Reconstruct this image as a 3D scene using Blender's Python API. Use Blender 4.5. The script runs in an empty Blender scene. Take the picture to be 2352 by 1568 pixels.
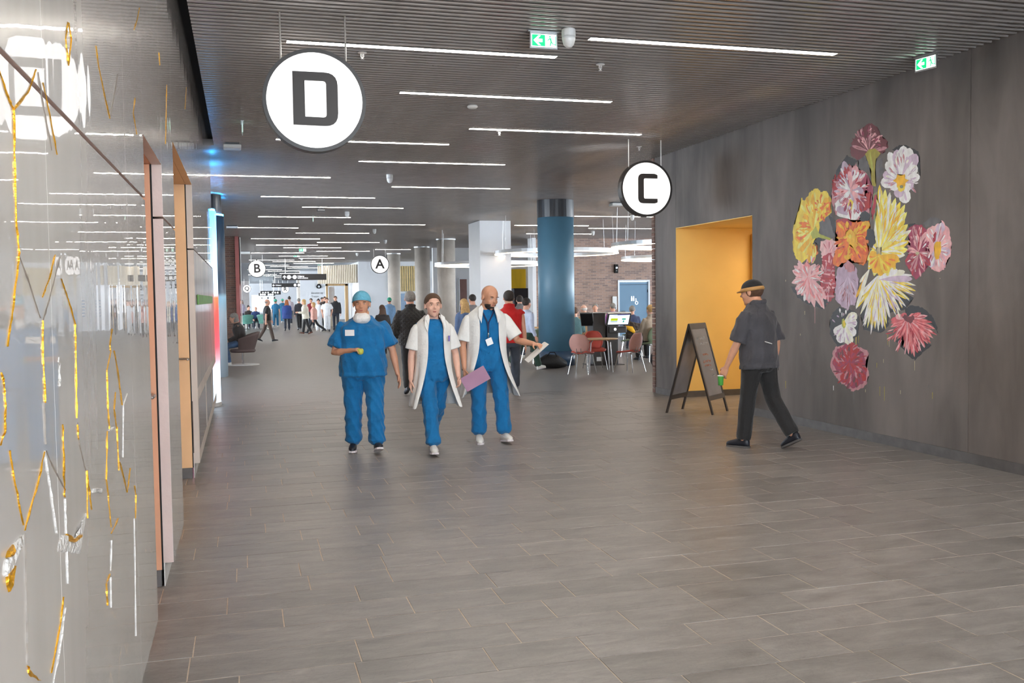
import bpy, bmesh, math, random
import numpy as np
from mathutils import Vector, Matrix, Euler
random.seed(7); np.random.seed(7)
S = bpy.context.scene
COL = S.collection
# ------------------------------------------------------------------ camera
# world: +Y runs down the hall, +X to the right, floor at z = 0; camera eye 1.70 m above the floor
CAMZ = 1.70
FPX = 2185.0
RC = np.array([[0.9622571, -0.0259708, 0.2708999],      # rows: world X,Y,Z in camera (right, down, forward) axes
               [-0.2718003, -0.0418459, 0.9614435],
               [-0.0136334, -0.9987865, -0.0473254]])
cam = bpy.data.cameras.new('camera'); camo = bpy.data.objects.new('camera', cam); COL.objects.link(camo)
cam.sensor_width = 36.0; cam.lens = FPX / 2352 * 36.0; cam.clip_end = 400; cam.clip_start = 0.05
m = Matrix(((RC[0][0], -RC[0][1], -RC[0][2], 0), (RC[1][0], -RC[1][1], -RC[1][2], 0), (RC[2][0], -RC[2][1], -RC[2][2], CAMZ), (0, 0, 0, 1)))
camo.matrix_world = m
S.camera = camo
# ------------------------------------------------------------------ world, exposure
S.view_settings.view_transform = 'Standard'; S.view_settings.look = 'None'
S.view_settings.exposure = 0.35; S.view_settings.gamma = 1.0; S.view_settings.use_curve_mapping = False
W = bpy.data.worlds.new('world'); S.world = W; W.use_nodes = True
bg = W.node_tree.nodes['Background']; bg.inputs[0].default_value = (0.80, 0.90, 1.0, 1); bg.inputs[1].default_value = 12.0
cy = S.cycles; cy.max_bounces = 5; cy.diffuse_bounces = 3; cy.glossy_bounces = 2; cy.transmission_bounces = 4; cy.caustics_reflective = False; cy.caustics_refractive = False; cy.use_adaptive_sampling = False; cy.sampling_pattern = 'TABULATED_SOBOL'; cy.use_light_tree = False; cy.sample_clamp_indirect = 6.0
STRIP_E = 34.0        # ceiling light strips
RING_E = 6.5
SIGN_E = 0.62
CEIL = 4.02; XL = -0.44; XR = 6.83

# ------------------------------------------------------------------ measuring helpers (survey points on real planes)
def ray(u, v): return RC @ np.array([u - 1176.0, v - 784.0, FPX])
def fl(u, v, z=0.0):
    r = ray(u, v); t = (z - CAMZ) / r[2]; return Vector((t * r[0], t * r[1], z))
def onx(u, v, x):
    r = ray(u, v); t = x / r[0]; return Vector((x, t * r[1], CAMZ + t * r[2]))
def ony(u, v, y):
    r = ray(u, v); t = y / r[1]; return Vector((t * r[0], y, CAMZ + t * r[2]))

# ------------------------------------------------------------------ materials
MATS = {}
def s2l(c):
    return tuple(((x / 255) / 12.92 if x / 255 <= 0.04045 else ((x / 255 + 0.055) / 1.055) ** 2.4) for x in c)
def mat(name, rgb=(128, 128, 128), rough=0.55, metal=0.0, var=0.12, vscale=6.0, bump=0.0, bscale=60.0, emit=None, es=0.0,
        coat=0.0, spec=0.5, stretch=(1, 1, 1), detail=4.0, sheen=0.0, transmission=0.0):
    if name in MATS: return MATS[name]
    M = bpy.data.materials.new(name); M.use_nodes = True; MATS[name] = M
    nt = M.node_tree; N = nt.nodes; L = nt.links
    b = N['Principled BSDF']
    c = s2l(rgb)
    tc = N.new('ShaderNodeTexCoord'); mp = N.new('ShaderNodeMapping'); mp.inputs['Scale'].default_value = stretch
    L.new(tc.outputs['Object'], mp.inputs[0])
    if var > 0:
        nz = N.new('ShaderNodeTexNoise'); nz.inputs['Scale'].default_value = vscale; nz.inputs['Detail'].default_value = detail
        L.new(mp.outputs[0], nz.inputs['Vector'])
        cr = N.new('ShaderNodeValToRGB'); L.new(nz.outputs[0], cr.inputs[0])
        cr.color_ramp.elements[0].position = 0.3; cr.color_ramp.elements[1].position = 0.7
        cr.color_ramp.elements[0].color = (*[max(0, x * (1 - var)) for x in c], 1)
        cr.color_ramp.elements[1].color = (*[min(1, x * (1 + var)) for x in c], 1)
        L.new(cr.outputs[0], b.inputs['Base Color'])
    else:
        b.inputs['Base Color'].default_value = (*c, 1)
    b.inputs['Roughness'].default_value = rough; b.inputs['Metallic'].default_value = metal
    b.inputs['Specular IOR Level'].default_value = spec
    if coat: b.inputs['Coat Weight'].default_value = coat; b.inputs['Coat Roughness'].default_value = 0.085
    if sheen: b.inputs['Sheen Weight'].default_value = sheen
    if transmission: b.inputs['Transmission Weight'].default_value = transmission
    if bump > 0:
        n2 = N.new('ShaderNodeTexNoise'); n2.inputs['Scale'].default_value = bscale; n2.inputs['Detail'].default_value = 3
        L.new(mp.outputs[0], n2.inputs['Vector'])
        bp = N.new('ShaderNodeBump'); bp.inputs['Strength'].default_value = bump; bp.inputs['Distance'].default_value = 0.02
        L.new(n2.outputs[0], bp.inputs['Height']); L.new(bp.outputs[0], b.inputs['Normal'])
    if emit is not None:
        b.inputs['Emission Color'].default_value = (*s2l(emit), 1); b.inputs['Emission Strength'].default_value = es
    return M
def nodes_of(M): return M.node_tree.nodes, M.node_tree.links, M.node_tree.nodes['Principled BSDF']

# ------------------------------------------------------------------ mesh builder
class MB:
    def __init__(s): s.v = []; s.f = []; s.m = []; s.mi = 0
    def add(s, vs, fs):
        o = len(s.v); s.v.extend([tuple(p) for p in vs])
        for f in fs: s.f.append(tuple(i + o for i in f)); s.m.append(s.mi)
        return o
    def box(s, x0, x1, y0, y1, z0, z1, bev=0.0):
        if bev > 0:
            return s.prism([(x0 + bev, y0), (x1 - bev, y0), (x1, y0 + bev), (x1, y1 - bev), (x1 - bev, y1), (x0 + bev, y1), (x0, y1 - bev), (x0, y0 + bev)], z0, z1)
        vs = [(x, y, z) for z in (z0, z1) for y in (y0, y1) for x in (x0, x1)]
        s.add(vs, [(0, 2, 3, 1), (4, 5, 7, 6), (0, 1, 5, 4), (2, 6, 7, 3), (0, 4, 6, 2), (1, 3, 7, 5)])
    def obox(s, c, ax, ay, az):      # oriented box: centre and three half-axis vectors
        c = Vector(c); ax = Vector(ax); ay = Vector(ay); az = Vector(az)
        vs = [c + ax * i + ay * j + az * k for k in (-1, 1) for j in (-1, 1) for i in (-1, 1)]
        s.add(vs, [(0, 2, 3, 1), (4, 5, 7, 6), (0, 1, 5, 4), (2, 6, 7, 3), (0, 4, 6, 2), (1, 3, 7, 5)])
    def prism(s, poly, z0, z1):
        n = len(poly); vs = [(x, y, z0) for x, y in poly] + [(x, y, z1) for x, y in poly]
        fs = [tuple(range(n))[::-1], tuple(range(n, 2 * n))] + [(i, (i + 1) % n, n + (i + 1) % n, n + i) for i in range(n)]
        s.add(vs, fs)
    def slab(s, pts, nrm, th):       # planar polygon (3d points) given thickness along nrm
        n = len(pts); nrm = Vector(nrm); p2 = [Vector(p) + nrm * th for p in pts]
        vs = [Vector(p) for p in pts] + p2
        s.add(vs, [tuple(range(n))[::-1], tuple(range(n, 2 * n))] + [(i, (i + 1) % n, n + (i + 1) % n, n + i) for i in range(n)])
    def loft(s, rings, cap=True, closed=True):
        n = len(rings[0]); o = len(s.v)
        for r in rings: s.v.extend([tuple(p) for p in r])
        for k in range(len(rings) - 1):
            for i in range(n if closed else n - 1):
                j = (i + 1) % n
                s.f.append((o + k * n + i, o + k * n + j, o + (k + 1) * n + j, o + (k + 1) * n + i)); s.m.append(s.mi)
        if cap and closed:
            s.f.append(tuple(o + i for i in range(n))[::-1]); s.m.append(s.mi)
            e = o + (len(rings) - 1) * n; s.f.append(tuple(e + i for i in range(n))); s.m.append(s.mi)
    def tube(s, pts, rad, n=10, cap=True, round_ends=False, flat=1.0, flatdir=None):
        P = [Vector(p) for p in pts]
        if not isinstance(rad, (list, tuple)): rad = [rad] * len(P)
        rad = list(rad)
        if round_ends:
            d0 = (P[0] - P[1]).normalized(); d1 = (P[-1] - P[-2]).normalized(); r0 = rad[0]; r1 = rad[-1]
            P = [P[0] + d0 * r0 * 0.9, P[0] + d0 * r0 * 0.6] + P + [P[-1] + d1 * r1 * 0.6, P[-1] + d1 * r1 * 0.9]
            rad = [r0 * 0.35, r0 * 0.75] + rad + [r1 * 0.75, r1 * 0.35]
        rings = []; T0 = None; up = None
        for i, p in enumerate(P):
            T = ((P[i + 1] - p) if i == 0 else (p - P[i - 1]) if i == len(P) - 1 else (P[i + 1] - P[i - 1])).normalized()
            if up is None:
                ref = Vector(flatdir) if flatdir is not None else (Vector((0, 0, 1)) if abs(T.z) < 0.9 else Vector((0, 1, 0)))
                up = (ref - T * ref.dot(T)).normalized()
            else:
                up = (up - T * up.dot(T)).normalized()
            sd = T.cross(up)
            rings.append([p + (sd * math.cos(a) + up * math.sin(a) * flat) * rad[i] for a in [2 * math.pi * k / n for k in range(n)]])
        s.loft(rings, cap)
    def lathe(s, prof, n=24, c=(0, 0, 0)):      # profile (r, z)
        rings = [[(c[0] + r * math.cos(2 * math.pi * k / n), c[1] + r * math.sin(2 * math.pi * k / n), c[2] + z) for k in range(n)] for r, z in prof]
        s.loft(rings)
    def ell(s, c, r, n=12, mrows=8, R=None, keep=None):
        c = Vector(c); rings = []
        for j in range(mrows + 1):
            ph = -math.pi / 2 + math.pi * j / mrows
            ph = max(-1.5, min(1.5, ph))
            rings.append([Vector((r[0] * math.cos(ph) * math.cos(2 * math.pi * k / n), r[1] * math.cos(ph) * math.sin(2 * math.pi * k / n), r[2] * math.sin(ph))) for k in range(n)])
        if keep is None:
            s.loft([[c + (R @ p if R else p) for p in rg] for rg in rings])
        else:
            o = len(s.v); flags = []
            for rg in rings:
                for p in rg:
                    flags.append(keep(p)); s.v.append(tuple(c + (R @ p if R else p)))
            for j in range(mrows):
                for k in range(n):
                    q = (j * n + k, j * n + (k + 1) % n, (j + 1) * n + (k + 1) % n, (j + 1) * n + k)
                    if sum(flags[i] for i in q) >= 3: s.f.append(tuple(o + i for i in q)); s.m.append(s.mi)
            if flags[-1]: s.f.append(tuple(o + mrows * n + i for i in range(n))); s.m.append(s.mi)
    def mesh(s, name, mats, smooth=False):
        me = bpy.data.meshes.new(name); me.from_pydata(s.v, [], s.f)
        for mm in (mats if isinstance(mats, (list, tuple)) else [mats]): me.materials.append(mm)
        me.polygons.foreach_set('material_index', s.m)
        if smooth: me.polygons.foreach_set('use_smooth', [True] * len(s.f))
        me.update(); return me
    def build(s, name, mats, parent=None, smooth=False, loc=None):
        o = bpy.data.objects.new(name, s.mesh(name, mats, smooth)); COL.objects.link(o)
        if parent is not None: o.parent = parent
        if loc is not None: o.location = loc
        return o
def rbox(mb, x0, x1, y0, y1, z0, z1, b):
    rg = []
    for z, i in ((z0, b), (z0 + b, 0), (z1 - b, 0), (z1, b)):
        rg.append([(x0 + i + b, y0 + i, z), (x1 - i - b, y0 + i, z), (x1 - i, y0 + i + b, z), (x1 - i, y1 - i - b, z), (x1 - i - b, y1 - i, z), (x0 + i + b, y1 - i, z), (x0 + i, y1 - i - b, z), (x0 + i, y0 + i + b, z)])
    mb.loft(rg)
def tag(o, label=None, cat=None, group=None, kind=None):
    if label: o['label'] = label
    if cat: o['category'] = cat
    if group: o['group'] = group
    if kind: o['kind'] = kind
    return o
def empty(name, loc=(0, 0, 0), rz=0.0):
    o = bpy.data.objects.new(name, None); COL.objects.link(o); o.location = loc; o.rotation_euler = (0, 0, rz); o.empty_display_size = 0.1; return o
def thing(name, label, cat, loc=(0, 0, 0), rz=0.0, group=None): return tag(empty(name, loc, rz), label, cat, group)
def copy_tree(o, parent=None):
    c = o.copy(); COL.objects.link(c)
    if parent is not None: c.parent = parent
    for ch in list(o.children): copy_tree(ch, c)
    return c
def text_mesh(txt, size, name='lettering', th=0.002, bold=0.0, align='LEFT'):
    cu = bpy.data.curves.new(name, 'FONT'); cu.body = txt; cu.size = size; cu.extrude = th; cu.align_x = align; cu.align_y = 'CENTER'; cu.offset = bold; cu.resolution_u = 3
    ob = bpy.data.objects.new(name, cu); COL.objects.link(ob)
    me = bpy.data.meshes.new_from_object(ob.evaluated_get(bpy.context.evaluated_depsgraph_get()))
    bpy.data.objects.remove(ob); bpy.data.curves.remove(cu); return me
def text_obj(txt, size, loc, m, parent, name='lettering', bold=0.0, align='LEFT', rot=(math.pi / 2, 0, 0)):
    me = text_mesh(txt, size, name, bold=bold, align=align); me.materials.clear(); me.materials.append(m)
    o = bpy.data.objects.new(name, me); COL.objects.link(o); o.parent = parent; o.location = loc; o.rotation_euler = rot; return o
# ------------------------------------------------------------------ setting materials
m_slate = mat('slate', (104, 98, 94), 0.52, var=0.25, vscale=3.0, bump=0.35, bscale=14)
def slate_nodes():
    N, L, b = nodes_of(m_slate)
    at = N.new('ShaderNodeAttribute'); at.attribute_name = 'tone'
    tc = N.new('ShaderNodeNewGeometry')
    mp = N.new('ShaderNodeMapping'); mp.inputs['Scale'].default_value = (1.3, 4.5, 1); L.new(tc.outputs['Position'], mp.inputs[0])
    n1 = N.new('ShaderNodeTexNoise'); n1.inputs['Scale'].default_value = 2.2; n1.inputs['Detail'].default_value = 7; n1.inputs['Roughness'].default_value = 0.62; n1.inputs['Distortion'].default_value = 0.5; L.new(mp.outputs[0], n1.inputs['Vector'])
    n2 = N.new('ShaderNodeTexNoise'); n2.inputs['Scale'].default_value = 60; n2.inputs['Detail'].default_value = 3; L.new(tc.outputs['Position'], n2.inputs['Vector'])
    r = N.new('ShaderNodeValToRGB'); L.new(n1.outputs[0], r.inputs[0])
    r.color_ramp.elements[0].position = 0.30; r.color_ramp.elements[0].color = (*s2l((120, 115, 111)), 1)
    r.color_ramp.elements[1].position = 0.74; r.color_ramp.elements[1].color = (*s2l((154, 148, 143)), 1)
    a = N.new('ShaderNodeMath'); a.operation = 'MULTIPLY_ADD'; a.inputs[1].default_value = 0.2; a.inputs[2].default_value = 0.9; L.new(at.outputs['Fac'], a.inputs[0])
    mx = N.new('ShaderNodeMixRGB'); mx.blend_type = 'MULTIPLY'; mx.inputs[0].default_value = 1; L.new(r.outputs[0], mx.inputs[1]); L.new(a.outputs[0], mx.inputs[2])
    mp3 = N.new('ShaderNodeMapping'); mp3.inputs['Scale'].default_value = (1.0, 2.6, 1); mp3.inputs['Rotation'].default_value = (0, 0, 0.18); L.new(tc.outputs['Position'], mp3.inputs[0])
    n3 = N.new('ShaderNodeTexNoise'); n3.inputs['Scale'].default_value = 5.0; n3.inputs['Detail'].default_value = 9; n3.inputs['Roughness'].default_value = 0.7; n3.inputs['Distortion'].default_value = 1.2; L.new(mp3.outputs[0], n3.inputs['Vector'])
    cl = N.new('ShaderNodeValToRGB'); L.new(n3.outputs[0], cl.inputs[0]); ce = cl.color_ramp.elements; ce[0].position = 0.0; ce[0].color = (.9, .9, .9, 1); ce[1].position = 0.78; ce[1].color = (1.45, 1.43, 1.4, 1)
    for p_, v_ in ((.46, 1.0), (.485, .93), (.492, .72), (.499, .95), (.56, 1.0), (.66, 1.08)): q_ = ce.new(p_); q_.color = (v_, v_, v_, 1)
    m2x = N.new('ShaderNodeMixRGB'); m2x.blend_type = 'MULTIPLY'; m2x.inputs[0].default_value = 1; L.new(mx.outputs[0], m2x.inputs[1]); L.new(cl.outputs[0], m2x.inputs[2])
    L.new(m2x.outputs[0], b.inputs['Base Color'])
    ad = N.new('ShaderNodeMath'); ad.operation = 'MULTIPLY_ADD'; ad.inputs[1].default_value = 0.25; L.new(n2.outputs[0], ad.inputs[0]); L.new(n1.outputs[0], ad.inputs[2])
    bp = N.new('ShaderNodeBump'); bp.inputs['Strength'].default_value = 0.5; bp.inputs['Distance'].default_value = 0.006; L.new(ad.outputs[0], bp.inputs['Height']); L.new(bp.outputs[0], b.inputs['Normal'])
    rr = N.new('ShaderNodeMapRange'); rr.inputs['To Min'].default_value = 0.26; rr.inputs['To Max'].default_value = 0.48; L.new(n1.outputs[0], rr.inputs[0]); L.new(rr.outputs[0], b.inputs['Roughness'])
slate_nodes()
m_grout = mat('grout', (196, 178, 160), 0.8, var=0.12, vscale=20)
m_slat = mat('slat_anthracite', (176, 171, 168), 0.24, metal=0.55, var=0.08, vscale=3, spec=0.6)
m_void = mat('ceiling_void', (16, 15, 15), 0.9, var=0.2)
m_plaster = mat('dark_plaster', (82, 78, 76), 0.62, var=0.0)
def plaster_nodes():
    N, L, b = nodes_of(m_plaster)
    g = N.new('ShaderNodeNewGeometry')
    def nz(sc, st, det=5, dist=0.6):
        mp = N.new('ShaderNodeMapping'); mp.inputs['Scale'].default_value = st; L.new(g.outputs['Position'], mp.inputs[0])
        n = N.new('ShaderNodeTexNoise'); n.inputs['Scale'].default_value = sc; n.inputs['Detail'].default_value = det; n.inputs['Distortion'].default_value = dist; L.new(mp.outputs[0], n.inputs['Vector']); return n
    a = nz(0.8, (1, 1, 0.55)); c = nz(3.0, (1, 1, 0.22), 6); f = nz(120, (1, 1, 1), 2, 0)
    r1 = N.new('ShaderNodeValToRGB'); r1.color_ramp.elements[0].position = 0.3; r1.color_ramp.elements[1].position = 0.72
    r1.color_ramp.elements[0].color = (*s2l((68, 62, 58)), 1); r1.color_ramp.elements[1].color = (*s2l((128, 119, 113)), 1)
    mxx = N.new('ShaderNodeMath'); mxx.operation = 'MULTIPLY_ADD'; mxx.inputs[1].default_value = 0.45; L.new(c.outputs[0], mxx.inputs[0])
    h = N.new('ShaderNodeMath'); h.operation = 'MULTIPLY'; h.inputs[1].default_value = 0.6; L.new(a.outputs[0], h.inputs[0]); L.new(h.outputs[0], mxx.inputs[2]); L.new(mxx.outputs[0], r1.inputs[0])
    L.new(r1.outputs[0], b.inputs['Base Color'])
    bp = N.new('ShaderNodeBump'); bp.inputs['Strength'].default_value = 0.25; bp.inputs['Distance'].default_value = 0.004; L.new(f.outputs[0], bp.inputs['Height']); L.new(bp.outputs[0], b.inputs['Normal'])
plaster_nodes()
m_lacq = mat('lacquer_panel', (188, 183, 178), 0.05, var=0.0, spec=0.9, coat=1.0)
def lacq_nodes():
    N, L, b = nodes_of(m_lacq)
    b.inputs['IOR'].default_value = 1.45; b.inputs['Coat Roughness'].default_value = 0.015; b.inputs['Coat IOR'].default_value = 1.5; b.inputs['Roughness'].default_value = 0.25
    g = N.new('ShaderNodeNewGeometry')
    def nz(sc, st, det, dist=0.0):
        mp = N.new('ShaderNodeMapping'); mp.inputs['Scale'].default_value = st; L.new(g.outputs['Position'], mp.inputs[0])
        n = N.new('ShaderNodeTexNoise'); n.inputs['Scale'].default_value = sc; n.inputs['Detail'].default_value = det; n.inputs['Distortion'].default_value = dist; L.new(mp.outputs[0], n.inputs['Vector']); return n
    c = nz(1.6, (1, 1, 0.35), 4)
    r = N.new('ShaderNodeValToRGB'); r.color_ramp.elements[0].position = 0.3; r.color_ramp.elements[1].position = 0.7
    r.color_ramp.elements[0].color = (*s2l((204, 199, 194)), 1); r.color_ramp.elements[1].color = (*s2l((220, 215, 210)), 1); L.new(c.outputs[0], r.inputs[0]); L.new(r.outputs[0], b.inputs['Base Color'])
    w = nz(2.6, (1, 1.5, 0.16), 1.5)
    bp = N.new('ShaderNodeBump'); bp.inputs['Strength'].default_value = 1.0; bp.inputs['Distance'].default_value = 0.0035; L.new(w.outputs[0], bp.inputs['Height'])
    L.new(bp.outputs[0], b.inputs['Coat Normal']); L.new(bp.outputs[0], b.inputs['Normal'])
lacq_nodes()
m_ribbed = mat('ribbed_lacquer', (158, 146, 136), 0.12, var=0.75, vscale=5.0, spec=0.8, coat=1.0, stretch=(1, 5, 0.14))  # streaks of reflection painted into the base colour as brown and pale bands
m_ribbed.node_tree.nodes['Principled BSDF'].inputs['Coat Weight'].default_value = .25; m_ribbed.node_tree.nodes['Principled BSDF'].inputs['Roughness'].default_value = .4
def rib_nodes():
    N, L, b = nodes_of(m_ribbed)
    g = N.new('ShaderNodeNewGeometry'); mp = N.new('ShaderNodeMapping'); mp.inputs['Scale'].default_value = (1, 6.0, 0.5); L.new(g.outputs['Position'], mp.inputs[0])
    n = N.new('ShaderNodeTexNoise'); n.inputs['Scale'].default_value = 3.0; n.inputs['Detail'].default_value = 2; L.new(mp.outputs[0], n.inputs['Vector'])
    bp = N.new('ShaderNodeBump'); bp.inputs['Strength'].default_value = 1.0; bp.inputs['Distance'].default_value = 0.0035; L.new(n.outputs[0], bp.inputs['Height']); L.new(bp.outputs[0], b.inputs['Coat Normal']); L.new(bp.outputs[0], b.inputs['Normal'])
rib_nodes()
m_pinkedge = mat('panel_edge_pink', (202, 182, 174), 0.6, var=0.06, vscale=4, bump=0.1, bscale=40)
m_lighedge = mat('panel_edge_beige', (204, 192, 182), 0.6, var=0.06, vscale=4)
m_plinth = mat('white_plinth', (205, 202, 198), 0.5, var=0.05)
m_orange = mat('orange_reveal', (228, 184, 138), 0.6, var=0.05, vscale=3)
m_terra = mat('terracotta_reveal', (208, 152, 118), 0.6, var=0.05, vscale=3)
m_black = mat('black_gap', (12, 11, 11), 0.8, var=0.1)
m_steel = mat('brushed_steel', (190, 188, 186), 0.28, metal=1.0, var=0.05)
m_chrome = mat('chrome', (205, 205, 205), 0.12, metal=1.0, var=0.0)
m_gold = mat('gold_leaf', (226, 168, 44), 0.36, metal=0.75, var=0.22, vscale=40, bump=0.35, bscale=90)
m_plwhite = mat('white_plaster_fill', (212, 209, 205), 0.5, var=0.15, vscale=30, bump=1.0, bscale=50)
m_crack = mat('crack_grey', (128, 118, 108), 0.5, var=0.2, vscale=30)
m_yellow = mat('yellow_paint', (246, 202, 114), 0.55, var=0.04, vscale=1.5)
m_basegrey = mat('slate_skirting', (92, 88, 86), 0.5, var=0.2, vscale=8)
m_white = mat('white_paint', (226, 226, 228), 0.55, var=0.03, vscale=1.0)
m_offwhite = mat('offwhite_plastic', (222, 222, 220), 0.4, var=0.03)
m_conc = mat('concrete', (186, 176, 165), 0.7, var=0.14, vscale=2.0, bump=0.2, bscale=30)
m_bluecol = mat('blue_column_paint', (86, 126, 148), 0.42, var=0.06, vscale=2)
m_darkcap = mat('dark_collar', (34, 36, 42), 0.3, var=0.1)
m_bluedark = mat('dark_blue_column', (52, 74, 98), 0.4, var=0.1)
m_wood = mat('oak', (196, 160, 112), 0.5, var=0.2, vscale=5, stretch=(1, 1, 0.1))
m_woodpale = mat('pale_wood', (196, 182, 160), 0.6, var=0.12, vscale=4, stretch=(6, 6, 0.3))
m_woodslat = mat('gold_oak_slat', (214, 186, 128), 0.5, var=0.12, vscale=6)
m_glass = mat('glass', (235, 242, 245), 0.02, var=0.0, transmission=1.0)
m_doorblue = mat('blue_grey_door', (104, 138, 164), 0.5, var=0.04, vscale=2)
m_frame = mat('door_frame_white', (222, 226, 230), 0.4, var=0.02)
m_pinkstrip = mat('rose_edge', (186, 110, 104), 0.5, var=0.06)
m_alu = mat('aluminium', (178, 180, 182), 0.35, metal=0.9, var=0.04)
def brick_mat(name, c1, c2, mo):
    M = mat(name, c1, 0.8, var=0.0); N, L, b = nodes_of(M)
    g = N.new('ShaderNodeNewGeometry'); sx = N.new('ShaderNodeSeparateXYZ'); L.new(g.outputs['Position'], sx.inputs[0])
    ad = N.new('ShaderNodeMath'); ad.operation = 'ADD'; L.new(sx.outputs['X'], ad.inputs[0]); L.new(sx.outputs['Y'], ad.inputs[1])
    cb = N.new('ShaderNodeCombineXYZ'); L.new(ad.outputs[0], cb.inputs['X']); L.new(sx.outputs['Z'], cb.inputs['Y'])
    br = N.new('ShaderNodeTexBrick'); br.inputs['Scale'].default_value = 1; br.inputs['Brick Width'].default_value = 0.25; br.inputs['Row Height'].default_value = 0.071; br.inputs['Mortar Size'].default_value = 0.009; br.inputs['Mortar Smooth'].default_value = 0.2; br.inputs['Bias'].default_value = -0.2
    br.inputs['Color1'].default_value = (*s2l(c1), 1); br.inputs['Color2'].default_value = (*s2l(c2), 1); br.inputs['Mortar'].default_value = (*s2l(mo), 1)
    L.new(cb.outputs[0], br.inputs['Vector'])
    n = N.new('ShaderNodeTexNoise'); n.inputs['Scale'].default_value = 1.2; n.inputs['Detail'].default_value = 6; L.new(cb.outputs[0], n.inputs['Vector'])
    mr = N.new('ShaderNodeMapRange'); mr.inputs['To Min'].default_value = 0.7; mr.inputs['To Max'].default_value = 1.3; L.new(n.outputs[0], mr.inputs[0])
    mx = N.new('ShaderNodeMixRGB'); mx.blend_type = 'MULTIPLY'; mx.inputs[0].default_value = 1; L.new(br.outputs[0], mx.inputs[1]); L.new(mr.outputs[0], mx.inputs[2]); L.new(mx.outputs[0], b.inputs['Base Color'])
    bp = N.new('ShaderNodeBump'); bp.invert = True; bp.inputs['Strength'].default_value = 0.6; bp.inputs['Distance'].default_value = 0.01; L.new(br.outputs['Fac'], bp.inputs['Height']); L.new(bp.outputs[0], b.inputs['Normal'])
    return M
m_brick = brick_mat('brown_brick', (174, 142, 126), (122, 106, 104), (176, 158, 148))
m_brickd = brick_mat('dark_brick', (128, 96, 84), (98, 80, 76), (138, 120, 110))

# ------------------------------------------------------------------ floor
mb = MB(); mb.box(-9, 26, -6, 16.0, -0.12, -0.0022)
floor = tag(mb.build('floor', m_grout), kind='structure')
mb = MB(); mb.box(-12, 30, 16.0, 165, -0.12, 0.0)
o = mb.build('far_paving', m_slate, floor); a_ = o.data.attributes.new('tone', 'FLOAT', 'FACE'); a_.data.foreach_set('value', [.5] * 6)
tiles = []
y = 4.42 - 0.3 * 8
while y < 15.95:
    y1 = min(y + 0.3, 16.0); x = -0.95 - random.random() * 0.6
    xe = 8.4 if y > 11.6 else 6.84
    while x < xe:
        ln = random.choice([0.4, 0.5, 0.6, 0.6, 0.72, 0.82]) * random.uniform(0.94, 1.06)
        x0 = max(x, -0.95); x1 = min(x + ln, xe)
        if x1 - x0 > 0.08: tiles.append((x0, x1, y, y1))
        x += ln
    y += 0.3
def vis_area(t):
    p = np.array([(t[0] + t[1]) / 2, (t[2] + t[3]) / 2, -CAMZ]); q = RC.T @ p
    if q[2] < 0.5: return 0
    u = 1176 + FPX * q[0] / q[2]; v = 784 + FPX * q[1] / q[2]
    if u < -80 or u > 2440 or v > 1680: return 0
    return (t[1] - t[0]) * FPX / q[2] * 0.3 * FPX * CAMZ / q[2] ** 2
tiles.sort(key=vis_area, reverse=True)
def tile_into(mb, t):
    g = 0.0032; c = 0.001; h = random.uniform(-0.0009, 0.0009)
    x0, x1, y0, y1 = t[0] + g, t[1] - g, t[2] + g, t[3] - g
    mb.loft([[(x0, y0, -0.006), (x1, y0, -0.006), (x1, y1, -0.006), (x0, y1, -0.006)], [(x0, y0, h - c), (x1, y0, h - c), (x1, y1, h - c), (x0, y1, h - c)], [(x0 + c, y0 + c, h), (x1 - c, y0 + c, h), (x1 - c, y1 - c, h), (x0 + c, y1 - c, h)]])
def tone_attr(me, tones):
    a = me.attributes.new('tone', 'FLOAT', 'FACE'); a.data.foreach_set('value', tones)
for t in tiles[:300]:
    mb = MB(); tile_into(mb, t); o = mb.build('floor_tile', m_slate, floor); tone_attr(o.data, [random.random()] * len(mb.f))
mb = MB(); tn = []
for t in tiles[300:]:
    k = len(mb.f); tile_into(mb, t); tn += [random.random()] * (len(mb.f) - k)
o = mb.build('floor_tiling', m_slate, floor); tone_attr(o.data, tn); tag(o, kind='stuff')

# ------------------------------------------------------------------ ceiling
mb = MB(); mb.box(-12, 30, -6, 165, CEIL + 0.14, CEIL + 0.3)
ceiling = tag(mb.build('ceiling', m_void), kind='structure')
PITCH = 0.1
PROF = [(-0.021, 0.1), (-0.021, 0.012), (-0.017, 0.004), (-0.009, 0.0), (0.009, 0.0), (0.017, 0.004), (0.021, 0.012), (0.021, 0.1)]
def slat_into(mb, x0, x1, y):
    mb.loft([[(x0, y + a, CEIL + b) for a, b in PROF], [(x1, y + a, CEIL + b) for a, b in PROF]])
SH = {}
for xx0, xx1, nm in ((-0.36, XR, 'short'), (-6.0, 24.0, 'long')):
    mb = MB(); slat_into(mb, xx0, xx1, 0); SH[nm] = mb.mesh('ceiling_slat', m_slat)
ny = int(16.0 / PITCH)
rest = MB()
for k in range(-30, int(62 / PITCH)):
    yy = k * PITCH
    short = yy < 15.1
    if 5.6 <= yy < 18.0:
        o = bpy.data.objects.new('ceiling_slat', SH['short' if short else 'long']); COL.objects.link(o); o.parent = ceiling; o.location = (0, yy, 0)
    else:
        slat_into(rest, -0.36 if short else -6.0, XR if short else 24.0, yy)
tag(rest.build('distant_slats', m_slat, ceiling), kind='stuff')
mb = MB(); mb.box(-6, 24, 62, 165, CEIL, CEIL + 0.1); mb.build('distant_ceiling_deck', mat('far_ceiling', (120, 126, 134), 0.3, metal=0.2, var=0.05), ceiling)
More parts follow.
